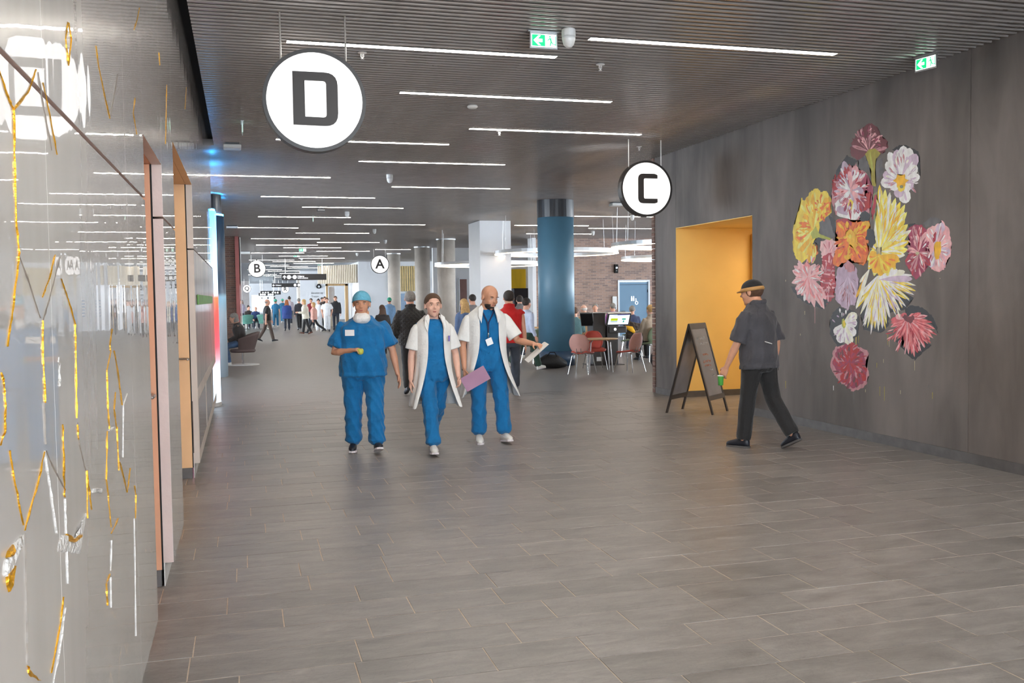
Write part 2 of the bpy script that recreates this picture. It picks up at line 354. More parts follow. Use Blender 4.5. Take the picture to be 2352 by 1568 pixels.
# ------------------------------------------------------------------ left wall with lacquered panels
mb = MB(); mb.box(-1.3, -1.0, -6, 15.6, 0, 4.1)
wall_left = tag(mb.build('wall_left', m_black), kind='structure')
def lpanel(y0, y1, z0, z1, front=m_lacq, edge=m_pinkedge, name='lacquered_panel', x=XL, th=0.057):
    mb = MB(); g = 0.0008; b = 0.0009
    y0 += g; y1 -= g
    mb.mi = 1; mb.box(x - th, x - b, y0, y1, z0, z1)
    mb.mi = 0
    mb.loft([[(x - b, y0, z0), (x - b, y1, z0), (x - b, y1, z1), (x - b, y0, z1)], [(x - 0.0004, y0 + 0.0003, z0 + 0.0003), (x - 0.0004, y1 - 0.0003, z0 + 0.0003), (x - 0.0004, y1 - 0.0003, z1 - 0.0003), (x - 0.0004, y0 + 0.0003, z1 - 0.0003)], [(x, y0 + b, z0 + b), (x, y1 - b, z0 + b), (x, y1 - b, z1 - b), (x, y0 + b, z1 - b)]])
    return mb.build(name, [front, edge], wall_left)
SEAM = 2.19; ZT = 4.12
pan = {}
for i, (a, b_) in enumerate([(-4.2, -2.6), (-2.6, -1.0), (-1.0, 0.6), (0.6, 2.48), (2.48, 4.12), (4.12, 4.89)]):
    pan['l%d' % i] = lpanel(a, b_, 0.14, SEAM - 0.007); pan['u%d' % i] = lpanel(a, b_, SEAM + 0.007, ZT)
pan['l6'] = lpanel(5.97, 6.98, 0.14, SEAM - 0.007); pan['u6'] = lpanel(5.97, 6.98, SEAM + 0.007, ZT)
lpanel(4.89, 5.97, 2.50, ZT); lpanel(6.98, 9.57, 2.80, ZT, edge=m_orange)
for a, b_ in [(9.57, 11.6), (11.6, 13.6), (13.6, 15.6)]:
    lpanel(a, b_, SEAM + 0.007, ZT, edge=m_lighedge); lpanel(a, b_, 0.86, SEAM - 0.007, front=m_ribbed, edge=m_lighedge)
    # framed display window low in the wall: pale frame rails, dark ground, dried reeds, glass
    lpanel(a, b_, 0.74, 0.86, front=m_lighedge, edge=m_lighedge, name='display_rail'); lpanel(a, b_, 0.14, 0.24, front=m_lighedge, edge=m_lighedge, name='display_rail')
    lpanel(a, a + 0.12, 0.24, 0.74, front=m_lighedge, edge=m_lighedge, name='display_stile')
    mb = MB(); mb.box(XL - 0.056, XL - 0.05, a, b_, 0.24, 0.74); mb.build('display_back', mat('display_ground', (70, 52, 40), 0.7, var=0.4, vscale=8), wall_left)
    mb = MB()
    for k in range(70):
        yy = a + 0.14 + (b_ - a - 0.18) * random.random(); xx = XL - 0.02 - 0.03 * random.random()
        mb.tube([(xx, yy, 0.24), (xx + random.uniform(-.004, .004), yy + random.uniform(-.03, .03), 0.5), (xx, yy + random.uniform(-.05, .05), random.uniform(0.62, 0.735))], [0.004, 0.003, 0.0015], 5)
    tag(mb.build('dried_reeds', mat('reed_straw', (190, 158, 118), 0.6, var=0.35, vscale=9), wall_left), kind='stuff')
    mb = MB(); mb.box(XL - 0.008, XL - 0.004, a + 0.12, b_, 0.24, 0.74); mb.build('display_glass', m_glass, wall_left)
mb = MB(); mb.box(XL - 0.066, XL - 0.058, 9.57, 15.6, SEAM - 0.05, SEAM + 0.05); mb.box(XL - 0.066, XL - 0.058, 5.98, 6.98, SEAM - 0.05, SEAM + 0.05); mb.box(XL - 0.066, XL - 0.058, -4, 4.89, 0.1, ZT); mb.build('panel_backing', m_black, wall_left)
mb = MB()
for a, b_ in [(-4, 4.89), (5.97, 6.98), (9.57, 15.6)]: mb.box(XL - 0.056, XL - 0.050, a, b_, 0.0, 0.139)
mb.build('plinth', m_plinth, wall_left)
# door recesses between the panels
for (y0, y1, zt, mm, n) in ((4.89, 5.97, 2.50, m_terra, 1), (6.98, 9.57, 2.80, m_orange, 2)):
    d = tag(empty('door_%d' % n, (-0.7, (y0 + y1) / 2, 0)), kind='structure')
    def bld(nm, mb, mt):
        o = mb.build(nm, mt, d); o.location = -d.location; return o
    mb = MB(); mb.box(-0.98, XL - 0.067, y1 - 0.004, y1 + 0.06, 0.1, zt); bld('reveal', mb, mm)
    mb = MB(); mb.box(-0.98, XL - 0.067, y0 - 0.06, y0 + 0.004, 0.1, zt); bld('reveal', mb, mm)
    mb = MB(); mb.box(-0.98, XL - 0.06, y0, y1, zt + 0.002, zt + 0.06); bld('soffit', mb, mm)
    mb = MB(); mb.box(-0.985, XL - 0.07, y1 - 0.012, y1 + 0.05, 0.0, 0.1); mb.box(-0.985, XL - 0.07, y0 - 0.05, y0 + 0.012, 0, 0.1); bld('skirting', mb, m_basegrey)
    mb = MB(); mb.box(XL - 0.066, XL - 0.058, y1 - 0.004, y1 + 0.02, 0.1, zt); bld('shadow_gap', mb, m_black)
    mb = MB(); mb.box(-0.74, -0.69, y0 + 0.01, y1 - 0.02, 0.005, zt - 0.06); bld('door_leaf', mb, mm)
    yy = y1 - 0.05
    mb = MB(); mb.tube([(-0.69, yy, 1.15), (-0.53, yy, 1.15), (-0.515, yy - 0.015, 1.15), (-0.515, yy - 0.13, 1.15)], 0.011, 8, round_ends=True); mb.tube([(-0.69, yy, 1.15), (-0.68, yy, 1.15)], 0.027, 12); bld('door_handle', mb, m_steel)
# gold veins, plaster fills and cracks in the near panels, each lying on its panel
VE = [  # (pixels of the vein's course on the wall, width m, material)
    ([(-6, 150), (14, 215), (31, 253)], 0.011, m_gold), ([(82, 160), (66, 205), (31, 253)], 0.009, m_gold),
    ([(31, 253), (33, 400), (37, 520), (43, 580), (37, 640), (27, 720), (16, 795)], 0.008, m_gold), ([(44, 590), (66, 650), (92, 730)], 0.006, m_crack),
    ([(126, 585), (112, 640), (97, 682)], 0.008, m_gold), ([(137, 590), (112, 690), (98, 735)], 0.005, m_crack),
    ([(98, 735), (97, 800), (100, 850), (103, 925)], 0.006, m_gold), ([(140, 640), (157, 690), (172, 745), (173, 800), (176, 960)], 0.005, m_gold), ([(100, 925), (104, 1020)], 0.004, m_crack),
    ([(0, 1022), (10, 990), (12, 940), (8, 880), (2, 855)], 0.010, m_gold), ([(21, 1035), (35, 1120), (53, 1205)], 0.009, m_gold), ([(102, 1035), (86, 1110), (56, 1218)], 0.011, m_gold),
    ([(102, 1035), (115, 1120), (130, 1225)], 0.008, m_plwhite), ([(104, 1035), (122, 1075), (145, 1118)], 0.005, m_crack),
    ([(143, 975), (145, 1040), (147, 1115), (148, 1140)], 0.017, m_gold), ([(135, 820), (137, 870), (136, 885)], 0.016, m_plwhite), ([(149, 1145), (152, 1240), (155, 1340)], 0.004, m_plwhite),
    ([(177, 970), (181, 1020), (196, 1080)], 0.006, m_crack), ([(177, 975), (180, 1010)], 0.009, m_gold), ([(199, 1080), (201, 1190)], 0.007, m_gold), ([(200, 1085), (210, 1170)], 0.006, m_gold),
    ([(195, 1180), (190, 1215), (185, 1250)], 0.014, m_plwhite),
    ([(56, 1225), (59, 1380), (62, 1525)], 0.004, m_crack), ([(62, 1528), (68, 1545), (92, 1562)], 0.012, m_gold), ([(145, 1370), (138, 1430), (127, 1490), (117, 1545)], 0.009, m_gold), ([(150, 1395), (135, 1500), (122, 1568)], 0.005, m_plwhite),
    ([(255, 805), (245, 850), (248, 940), (251, 985)], 0.007, m_gold), ([(262, 805), (270, 850), (280, 930)], 0.007, m_gold), ([(268, 985), (262, 940), (265, 900)], 0.005, m_gold), ([(246, 990), (244, 1100), (255, 1210)], 0.007, m_gold), ([(268, 980), (273, 1080)], 0.006, m_gold), ([(250, 988), (262, 981)], 0.013, m_plwhite),
    ([(292, 903), (283, 930), (282, 1050)], 0.006, m_plwhite), ([(275, 1060), (292, 1130), (299, 1075)], 0.008, m_gold), ([(255, 1225), (265, 1205), (271, 1190)], 0.010, m_gold), ([(256, 1240), (254, 1310)], 0.004, m_plwhite),
    ([(252, 1318), (244, 1340), (247, 1390)], 0.008, m_gold), ([(254, 1325), (255, 1395)], 0.009, m_plwhite),
    ([(309, 1115), (312, 1140), (311, 1190)], 0.009, m_gold), ([(308, 1190), (310, 1300), (312, 1460)], 0.003, m_plwhite),
    ([(220, 105), (226, 150), (240, 220), (252, 272)], 0.006, m_gold), ([(270, 170), (252, 272)], 0.006, m_crack), ([(155, 50), (150, 90), (157, 150), (163, 90), (157, 52)], 0.006, m_gold),
    ([(320, 18), (315, 45), (308, 68)], 0.010, m_gold), ([(310, 225), (306, 260), (314, 308)], 0.008, m_gold), ([(365, 120), (367, 150)], 0.012, m_gold), ([(383, 195), (380, 330)], 0.014, m_gold), ([(428, 200), (425, 250)], 0.02, m_gold),
    ([(86, 165), (100, 250), (118, 345)], 0.006, m_crack), ([(98, 190), (115, 270), (130, 355)], 0.005, m_gold), ([(274, 640), (272, 720)], 0.004, m_plwhite), ([(257, 755), (252, 790), (253, 805)], 0.005, m_gold)]
def find_panel(y, z):
    for k, o in pan.items():
        bb = [v.co for v in o.data.vertices]
        if min(c.y for c in bb) <= y <= max(c.y for c in bb) and min(c.z for c in bb) <= z <= max(c.z for c in bb): return o
    return wall_left
for px, wd, mt in VE:
    P = [onx(u, v, XL) for u, v in px]
    Q = []
    for a, b_ in zip(P[:-1], P[1:]):
        n = 6
        for k in range(n): Q.append(a.lerp(b_, k / n) + Vector((0, random.gauss(0, wd * .25), 0)))
    Q.append(P[-1])
    mb = MB(); rings = []
    for i, p in enumerate(Q):
        w = wd * .44 * random.uniform(0.5, 1.1) * (.7 + .5 * math.sin(i * .55 + wd * 900)) * (0.45 if i in (0, len(Q) - 1) else 1); t = (Q[min(i + 1, len(Q) - 1)] - Q[max(i - 1, 0)]).normalized(); sd = Vector((0, -t.z, t.y)) * w
        h = 0.003 * random.uniform(.6, 1.2)
        rings.append([p + sd, p + sd * 0.4 + Vector((h, 0, 0)), p - sd * 0.4 + Vector((h, 0, 0)), p - sd])
    mb.loft(rings)
    pm = P[len(P) // 2]
    mb.build({'gold_leaf': 'gold_vein', 'crack_grey': 'hairline_crack'}.get(mt.name, 'plaster_seam'), mt, find_panel(pm.y, pm.z))
def fill_patch(px, mt, nm, h=0.006):
    P = [onx(u, v, XL) for u, v in px]; c = sum(P, Vector()) / len(P)
    mb = MB(); rg = []
    for s_, hh in ((1.0, -0.001), (0.92, h * .7), (0.6, h), (0.25, h * .5)):
        rg.append([c + (p - c) * s_ * random.uniform(.95, 1.05) + Vector((hh * random.uniform(.5, 1.3), 0, 0)) for p in P])
    mb.loft(rg); mb.build(nm, mt, find_panel(c.y, c.z))
fill_patch([(130, 1268), (133, 1245), (140, 1228), (150, 1238), (165, 1240), (178, 1225), (187, 1195), (195, 1180), (192, 1215), (184, 1262), (183, 1272), (160, 1268)], m_plwhite, 'plaster_fill')
fill_patch([(150, 1225), (155, 1240), (170, 1240), (186, 1222), (184, 1232), (168, 1246), (153, 1243)], m_gold, 'gold_fill', 0.009)
fill_patch([(10, 1320), (12, 1285), (25, 1255), (50, 1225), (52, 1240), (40, 1270), (28, 1300), (18, 1340)], m_plwhite, 'plaster_fill')
fill_patch([(12, 1280), (16, 1265), (28, 1250), (26, 1265), (16, 1282)], m_gold, 'gold_fill', 0.009)
fill_patch([(12, 1318), (24, 1308), (31, 1298), (27, 1318), (19, 1360), (14, 1345)], m_gold, 'gold_fill', 0.008)
fill_patch([(212, 1132), (212, 1122), (222, 1120), (234, 1122), (234, 1132), (222, 1130)], m_plwhite, 'plaster_fill')

# ------------------------------------------------------------------ right wall, niche, skirting
NY0, NY1, NZ, WE = 11.86, 14.28, 2.78, 15.10
mb = MB()
mb.box(XR, XR + 0.5, -6, 7.735, 0, 4.2); mb.box(XR, XR + 0.5, 7.75, NY0, 0, 4.2); mb.box(XR + .004, XR + .5, 7.735, 7.75, 0, 4.2)
mb.box(XR, XR + 0.5, NY0, NY1, NZ, 4.2); mb.box(XR, XR + 0.5, NY1 + 0.005, WE, 0, 4.2)
wall_right = tag(mb.build('wall_right', m_plaster), kind='structure')
mb = MB()
for k in range(44):
    mb2 = MB(); z0 = k * 0.092; mb2.box(XR - 0.018, XR + 0.33, WE + 0.002, WE + 0.105 + 0.0 * k, z0 + 0.004, z0 + 0.086); mb2.build('end_brick', m_brickd, wall_right)
mb = MB(); mb.box(XR - 0.012, XR - 0.0005, -6, NY0, 0, 0.105); mb.box(XR - 0.012, XR - 0.0005, NY1 + .005, WE, 0, 0.105)
tag(mb.build('baseboard_right', m_basegrey), kind='structure')
# yellow niche: far cheek, near cheek, back wall with a lit opening, soffit
mb = MB(); mb.box(XR + 0.0005, 8.2, NY1 - 0.001, NY1 + 0.004, 0, NZ); mb.box(XR + 0.5, 8.5, NY1 + 0.004, NY1 + 0.3, 0, 4.2)
mb.box(XR + 0.5, 10.0, NY0 - 0.25, NY0 - 0.005, 0, NZ); mb.box(XR + 0.5, 9.9, NY0 - 0.25, NY1 + 0.3, NZ + 0.002, NZ + 0.06); mb.box(XR + 0.003, XR + 0.5, NY0 + .003, NY1 - .003, NZ - 0.012, NZ - 0.001)
mb.box(8.2, 8.28, NY1 - 0.12, NY1 + 0.3, 0.0, NZ - 0.1)
tag(mb.build('wall_niche', m_yellow), kind='structure')
mb = MB(); mb.box(XR + 0.02, 8.2, NY1 - 0.014, NY1 - 0.0015, 0, 0.1); mb.box(8.19, 8.29, NY1 - 0.135, NY1 - 0.12, 0, 0.14); tag(mb.build('baseboard_niche', m_basegrey), kind='structure')
mb = MB(); mb.box(9.9, 10.0, 9, 20, 0, 4.0); tag(mb.build('wall_lobby', m_white), kind='structure')

# lamp panel let into the niche soffit, deep inside
t = thing('lamp_panel', 'square lamp panel in the ceiling deep inside the yellow niche', 'ceiling light', (8.95, 13.1, NZ - 0.03)); mb = MB(); mb.box(-.55, .55, -.55, .55, 0, .012); mb.build('diffuser', mat('panel_diffuser', (255, 246, 232), .4, var=0, emit=(255, 240, 216), es=8.0), t); mb = MB(); mb.box(-.58, .58, -.58, .58, .012, .03); mb.build('frame', m_alu, t)
# ------------------------------------------------------------------ mural of flowers painted on the right wall
PAL = dict(mar=(112, 44, 50), rose=(196, 134, 140), pnk=(236, 174, 178), pnk2=(238, 190, 190), cri=(178, 48, 62), red=(176, 28, 30), cor=(214, 98, 104), cor2=(232, 138, 138), lil=(190, 164, 186), lil2=(208, 186, 204), wht=(244, 240, 236), crm=(246, 242, 218),
           yel=(252, 214, 66), ylp=(252, 234, 124), gol=(244, 182, 20), org=(236, 122, 28), org2=(226, 96, 16), mag=(156, 52, 82), oli=(164, 152, 48), olg=(178, 182, 70), gry=(100, 96, 96), blk=(36, 33, 33), tan=(190, 178, 140), grn=(134, 140, 100))
def pmat(k): return mat('paint_' + k, PAL[k], 0.5, var=0.2, vscale=16, detail=8, bump=0.06, bscale=120, stretch=(1, 1, .6))
def mp(x, y): return onx(1780 + x / 2.3068, 250 + y / 2.3059, XR)
mural = thing('flower_mural', 'large bouquet of pink, yellow, orange and white flowers painted on the dark wall', 'mural', (XR, 9.3, 1.5))
class Paint:
    def __init__(s): s.mb = MB(); s.lay = 0; s.keys = []
    def k(s, key):
        if key not in s.keys: s.keys.append(key)
        s.mb.mi = s.keys.index(key)
    def strokes(s, c, R, n, keys, w=4.0, a0=0, a1=360, r0=.15, swirl=.0):
        for i in range(n):
            a = math.radians(random.uniform(a0, a1)); f = random.uniform(r0, .75); g = min(1.0, f + random.uniform(.15, .4)); b_ = a + random.uniform(-.12, .12) + swirl
            s.petal((c[0] + R[0] * f * math.cos(a), c[1] + R[1] * f * math.sin(a)), (c[0] + R[0] * g * math.cos(b_), c[1] + R[1] * g * math.sin(b_)), w * random.uniform(.5, 1.3), random.choice(keys), tip=.8)
    def poly(s, pts, key, wob=2.0, sub=3):
        if sub == 3: sub = 6; wob *= 1.25
        s.k(key); Q = []
        n = len(pts)
        for i in range(n):
            a = pts[i]; b = pts[(i + 1) % n]
            for j in range(sub):
                t = j / sub; Q.append((a[0] + (b[0] - a[0]) * t + (random.uniform(-wob, wob) if j else 0), a[1] + (b[1] - a[1]) * t + (random.uniform(-wob, wob) if j else 0)))
        s.lay += 1; off = 0.0006 + s.lay * 0.00002
        P = [mp(x, y) for x, y in Q]
        bm = bmesh.new(); vs = [bm.verts.new((-off, p.y, p.z)) for p in P]
        try:
            f = bm.faces.new(vs); r = bmesh.ops.triangulate(bm, faces=[f])
            bm.verts.index_update()
            s.mb.add([v.co.copy() for v in bm.verts], [tuple(v.index for v in ff.verts) for ff in bm.faces])
        finally: bm.free()
    def petal(s, c, t, w, key, base=0.25, tip=1.0):
        cx, cy = c; dx, dy = t[0] - cx, t[1] - cy; L = math.hypot(dx, dy) + 1e-6; nx, ny = -dy / L * w, dx / L * w
        pts = []
        for f, k in ((0.0, base), (0.3, .65), (0.6, 1.0), (0.82, .92 * tip), (0.95, .5 * tip * tip)): pts.append((cx + dx * f + nx * k, cy + dy * f + ny * k))
        pts.append(t)
        for f, k in ((0.95, .5 * tip * tip), (0.82, .92 * tip), (0.6, 1.0), (0.3, .65), (0.0, base)): pts.append((cx + dx * f - nx * k, cy + dy * f - ny * k))
        s.poly(pts, key, 0.8, 1)
    def fan(s, c, tips, w, keys, streak=None, sw=0.3, tip=1.0):
        for i, t in enumerate(tips):
            s.petal(c, t, w * random.uniform(.8, 1.15), keys[i % len(keys)], tip=tip)
            if streak:
                for q in range(2):
                    a = random.uniform(.2, .45); e = random.uniform(.7, .95); jx, jy = random.uniform(-.35, .35) * w, random.uniform(-.35, .35) * w
                    s.petal((c[0] + (t[0] - c[0]) * a + jx, c[1] + (t[1] - c[1]) * a + jy), (c[0] + (t[0] - c[0]) * e + jx, c[1] + (t[1] - c[1]) * e + jy), w * sw, streak[(i + q) % len(streak)])
    def done(s, label):
        o = s.mb.build('painted_flower', [pmat(k) for k in s.keys], mural); o.location = (0, -mural.location.y, -mural.location.z)
        o.location.x = 0; o['label'] = label
        return o
def arc(c, r0, r1, a0, a1, n):
    return [(c[0] + (r0 + (r1 - r0) * (i % 2)) * math.cos(math.radians(a0 + (a1 - a0) * i / (n - 1))), c[1] + (r0 + (r1 - r0) * (i % 2)) * math.sin(math.radians(a0 + (a1 - a0) * i / (n - 1)))) for i in range(n)]
p = Paint()   # dark ground patches
for pts, k in [([(620, 215), (660, 190), (700, 195), (760, 225), (770, 300), (772, 360), (740, 300), (690, 220), (640, 230)], 'blk'), ([(300, 420), (315, 350), (340, 300), (370, 262), (380, 245), (415, 265), (440, 275), (420, 300), (370, 300), (330, 360)], 'blk'), ([(440, 270), (475, 250), (500, 290), (505, 330), (470, 330), (445, 315)], 'gry'), ([(535, 275), (570, 258), (578, 330), (548, 380), (528, 350)], 'gry'),
    ([(235, 600), (290, 560), (325, 600), (318, 660), (300, 690), (240, 665)], 'gry'), ([(285, 560), (320, 590), (322, 680), (305, 640)], 'blk'), ([(205, 705), (225, 675), (250, 690), (235, 720)], 'blk'), ([(450, 575), (455, 550), (480, 540), (505, 560), (500, 590), (460, 600)], 'blk'), ([(480, 690), (490, 630), (520, 640), (535, 700), (515, 740), (490, 720)], 'blk'),
    ([(700, 1100), (690, 1060), (720, 1040), (780, 1050), (830, 1090), (858, 1150), (865, 1190), (830, 1140), (760, 1075)], 'blk'), ([(290, 1190), (292, 1120), (305, 1080), (340, 1045), (420, 1070), (445, 1100), (440, 1200), (330, 1260)], 'blk'), ([(470, 1170), (560, 1185), (600, 1150), (610, 1080), (690, 1060), (735, 1000), (560, 900), (450, 1060)], 'blk'),
    ([(785, 605), (825, 572), (870, 580), (885, 600), (840, 620), (800, 625)], 'gry'), ([(705, 610), (740, 605), (760, 620), (720, 640)], 'blk'), ([(85, 940), (120, 1000), (180, 1035), (250, 1060), (290, 1020), (200, 960)], 'blk'), ([(640, 1230), (700, 1300), (742, 1332), (780, 1290), (830, 1250), (700, 1180)], 'blk')]: p.poly(pts, k, 3)
tag(p.done('black and grey brush patches around the flowers'), kind='stuff')
p = Paint(); p.poly([(400, 205), (415, 165), (440, 125), (470, 105), (490, 80), (515, 78), (545, 100), (565, 145), (595, 170), (600, 205), (575, 235), (545, 245), (520, 215), (490, 235), (440, 275), (405, 250)], 'mar', 4)
p.fan((500, 225), [(408, 195), (425, 160), (450, 128), (478, 108), (505, 86), (535, 100), (556, 140), (585, 172), (594, 205)], 9, ['rose', 'mar', 'pnk', 'mar'], ['mar', 'rose'])
p.poly([(478, 240), (500, 215), (530, 210), (560, 235), (535, 270), (530, 330), (535, 410), (515, 405), (512, 330), (495, 280)], 'oli', 2); p.petal((505, 230), (518, 330), 6, 'olg'); p.strokes((500, 190), (95, 100), 60, ['rose', 'mar', 'pnk', 'mag', 'mar'], 5, 180, 360, .2, .15); p.poly([(478, 240), (500, 215), (530, 210), (560, 235), (535, 270), (530, 330), (535, 410), (515, 405), (512, 330), (495, 280)], 'oli', 2); p.petal((505, 230), (518, 330), 6, 'olg'); p.done('maroon and pink carnation with an olive stem at the top')
p = Paint(); p.fan((672, 385), [(560, 390), (572, 340), (590, 280), (604, 228), (645, 215), (682, 194), (716, 206), (750, 238), (752, 300), (768, 355), (735, 410), (705, 440), (695, 500), (650, 470), (610, 420)], 30, ['wht', 'lil2', 'wht'], ['wht', 'lil2'], .2)
p.poly(arc((668, 380), 42, 26, 0, 330, 12), 'gol', 2); p.poly([(650, 410), (690, 410), (685, 430), (668, 440), (655, 432)], 'yel'); p.poly(arc((671, 412), 9, 9, 0, 315, 8), 'grn', 1); p.strokes((672, 370), (90, 140), 46, ['wht', 'lil2', 'wht', 'rose', 'crm'], 4, 150, 400, .35); p.done('white flower with a yellow star centre')
p = Paint(); p.poly([(305, 410), (320, 350), (345, 330), (370, 265), (395, 310), (430, 290), (440, 330), (470, 320), (495, 370), (520, 420), (515, 480), (500, 550), (460, 580), (420, 588), (370, 575), (320, 560), (300, 490)], 'rose', 4)
for pts, k in [([(312, 400), (345, 330), (345, 420), (320, 480), (305, 440)], 'cri'), ([(470, 330), (500, 370), (520, 430), (510, 520), (470, 545), (455, 520), (490, 460), (450, 400)], 'mag'), ([(480, 450), (510, 440), (505, 520), (470, 540)], 'red'), ([(305, 380), (320, 345), (325, 420), (308, 430)], 'red'), ([(315, 500), (360, 470), (400, 470), (440, 490), (460, 560), (420, 588), (330, 565)], 'wht')]: p.poly(pts, k, 4)
p.fan((400, 440), [(365, 275), (395, 300), (430, 300), (345, 350), (470, 330), (325, 390), (460, 390), (320, 440), (470, 430), (345, 500), (450, 500)], 22, ['lil2', 'cri', 'pnk', 'lil', 'rose'], ['wht', 'cri', 'pnk'])
p.fan((400, 430), [(360, 400), (440, 400), (370, 470), (440, 470)], 12, ['wht', 'pnk']); p.petal((385, 560), (330, 520), 20, 'lil'); p.petal((430, 560), (455, 510), 18, 'lil'); p.poly([(388, 490), (400, 478), (415, 490), (408, 530), (400, 556), (390, 530)], 'yel', 1); p.petal((402, 585), (396, 520), 7, 'cri'); p.petal((420, 580), (440, 540), 8, 'wht'); p.strokes((405, 430), (100, 140), 80, ['wht', 'cri', 'pnk', 'lil2', 'red', 'mag', 'rose'], 6, 0, 360, .35); p.done('pink and red flower with streaked petals and a yellow throat')
p = Paint(); p.poly([(205, 425), (225, 420), (245, 440), (275, 435), (295, 470), (300, 550), (265, 590), (240, 600), (225, 690), (200, 710), (225, 760), (160, 800), (140, 820), (110, 790), (95, 740), (95, 640), (110, 590), (130, 520), (140, 470), (155, 490), (185, 440)], 'yel', 3)
for pts, k in [([(215, 500), (290, 460), (298, 540), (260, 590), (220, 600), (205, 560)], 'gol'), ([(240, 520), (296, 490), (296, 545), (255, 585)], 'org'), ([(140, 610), (200, 590), (225, 620), (180, 700), (130, 720), (105, 680)], 'gol'), ([(135, 610), (175, 590), (190, 630), (150, 650)], 'org'), ([(110, 680), (160, 660), (200, 690), (150, 720)], 'org'), ([(160, 740), (220, 720), (230, 765), (180, 790)], 'org')]: p.poly(pts, k, 4)
p.fan((205, 640), [(150, 500), (200, 450), (250, 460), (285, 500), (110, 640), (120, 740), (150, 790)], 12, ['yel', 'gol', 'ylp']); p.poly([(190, 660), (215, 620), (235, 660), (300, 688), (290, 696), (230, 680), (200, 690)], 'olg', 1); p.strokes((215, 640), (105, 200), 60, ['yel', 'gol', 'org', 'ylp', 'gol'], 7, 90, 300, .3); p.strokes((250, 540), (50, 70), 25, ['org', 'gol', 'org2'], 6); p.done('yellow flower with orange inner petals at the left')
p = Paint(); p.poly([(325, 590), (370, 580), (420, 600), (500, 590), (505, 640), (480, 680), (500, 740), (490, 800), (470, 830), (440, 820), (400, 790), (350, 840), (310, 830), (300, 800), (330, 770), (340, 700), (320, 650)], 'org', 4)
p.poly([(325, 600), (340, 582), (370, 580), (400, 592), (405, 610), (360, 615)], 'cri', 4); p.fan((405, 680), [(330, 600), (380, 605), (440, 605), (500, 600), (335, 690), (480, 690), (325, 790), (380, 800), (450, 800), (490, 770), (310, 825)], 26, ['org', 'org2', 'org', 'gol'], ['org2', 'gol'])
p.poly([(375, 650), (405, 635), (430, 660), (440, 700), (425, 755), (405, 730), (380, 700)], 'gol', 4); p.poly(arc((398, 675), 14, 10, 0, 315, 8), 'yel', 1); p.strokes((405, 690), (95, 120), 60, ['org', 'org2', 'gol', 'org', 'cri'], 7, 0, 360, .4); p.done('bright orange flower in the middle')
p = Paint(); p.fan((558, 760), [(500, 770), (505, 700), (530, 640), (545, 560), (548, 470), (555, 400), (585, 425), (610, 440), (640, 470), (665, 490), (690, 505), (690, 545), (700, 545), (690, 590), (705, 610), (724, 640), (705, 660), (712, 700), (708, 745), (690, 775), (665, 810), (640, 850), (600, 885), (560, 890), (525, 885), (495, 850), (490, 800)], 24, ['ylp', 'yel', 'ylp', 'crm'], ['crm', 'yel', 'wht'], .22, .75)
p.fan((560, 780), [(500, 780), (500, 830), (525, 870), (560, 885), (600, 870), (640, 835), (660, 800)], 26, ['gol', 'yel', 'gol'], ['org', 'gol'], .2); p.poly(arc((552, 750), 24, 12, 0, 330, 12), 'tan', 2); p.poly([(520, 450), (545, 440), (545, 520), (530, 600), (512, 560)], 'grn', 3); p.poly([(525, 470), (540, 450), (535, 520), (518, 590), (512, 540)], 'cri', 3); p.strokes((560, 760), (150, 330), 90, ['ylp', 'crm', 'yel', 'wht', 'gol'], 4.5, 265, 350, .3); p.done('large pale yellow flower with long rays')
p = Paint(); p.fan((545, 885), [(735, 880), (748, 935), (748, 965), (738, 985), (715, 1010), (695, 1048), (665, 1070), (640, 1082), (612, 1110), (592, 1140), (570, 1165), (548, 1180), (528, 1165), (508, 1196), (490, 1160), (470, 1130), (452, 1090), (440, 1050), (445, 1000)], 11, ['wht', 'crm', 'yel', 'wht', 'ylp'], ['yel', 'wht'], .3, .75); p.fan((550, 900), [(690, 860), (730, 900), (650, 850)], 16, ['crm', 'lil2', 'wht']); p.fan((500, 850), [(450, 920), (430, 1000), (460, 960), (430, 1060)], 9, ['crm', 'gol', 'wht']); p.strokes((545, 885), (190, 290), 70, ['wht', 'yel', 'crm', 'lil2'], 4, 15, 115, .25); p.done('white and yellow flower with spidery rays')
p = Paint(); p.poly([(805, 640), (850, 600), (885, 590), (925, 640), (936, 720), (930, 780), (905, 800), (905, 840), (870, 865), (830, 850), (800, 790)], 'pnk', 3); p.fan((850, 745), [(810, 640), (850, 605), (885, 600), (915, 640), (932, 700), (930, 760), (905, 820), (865, 858), (825, 840)], 24, ['pnk', 'pnk2', 'lil2'], ['wht', 'rose'], .14)
p.poly([(845, 720), (860, 700), (880, 705), (880, 750), (868, 795), (850, 800), (845, 760)], 'gol', 2); p.poly([(840, 660), (855, 650), (850, 700), (838, 710)], 'cri'); p.poly([(705, 640), (735, 615), (775, 612), (805, 640), (800, 720), (830, 780), (800, 850), (745, 905), (720, 860), (690, 820), (715, 740)], 'mag', 4)
p.fan((762, 762), [(712, 645), (735, 618), (776, 615), (805, 650), (815, 700), (830, 770), (825, 830), (790, 850), (745, 900), (720, 860), (690, 810), (705, 740)], 15, ['mag', 'rose', 'cri', 'pnk'], ['rose', 'mag', 'wht'], .25); p.poly(arc((755, 765), 12, 7, 0, 320, 9), 'tan', 1); p.strokes((762, 762), (70, 140), 45, ['mag', 'rose', 'pnk', 'cri'], 5, 0, 360, .3); p.strokes((862, 730), (68, 130), 36, ['pnk', 'wht', 'lil2', 'pnk2'], 4, 0, 360, .4); p.done('magenta dahlia beside a round pink flower with a yellow centre')
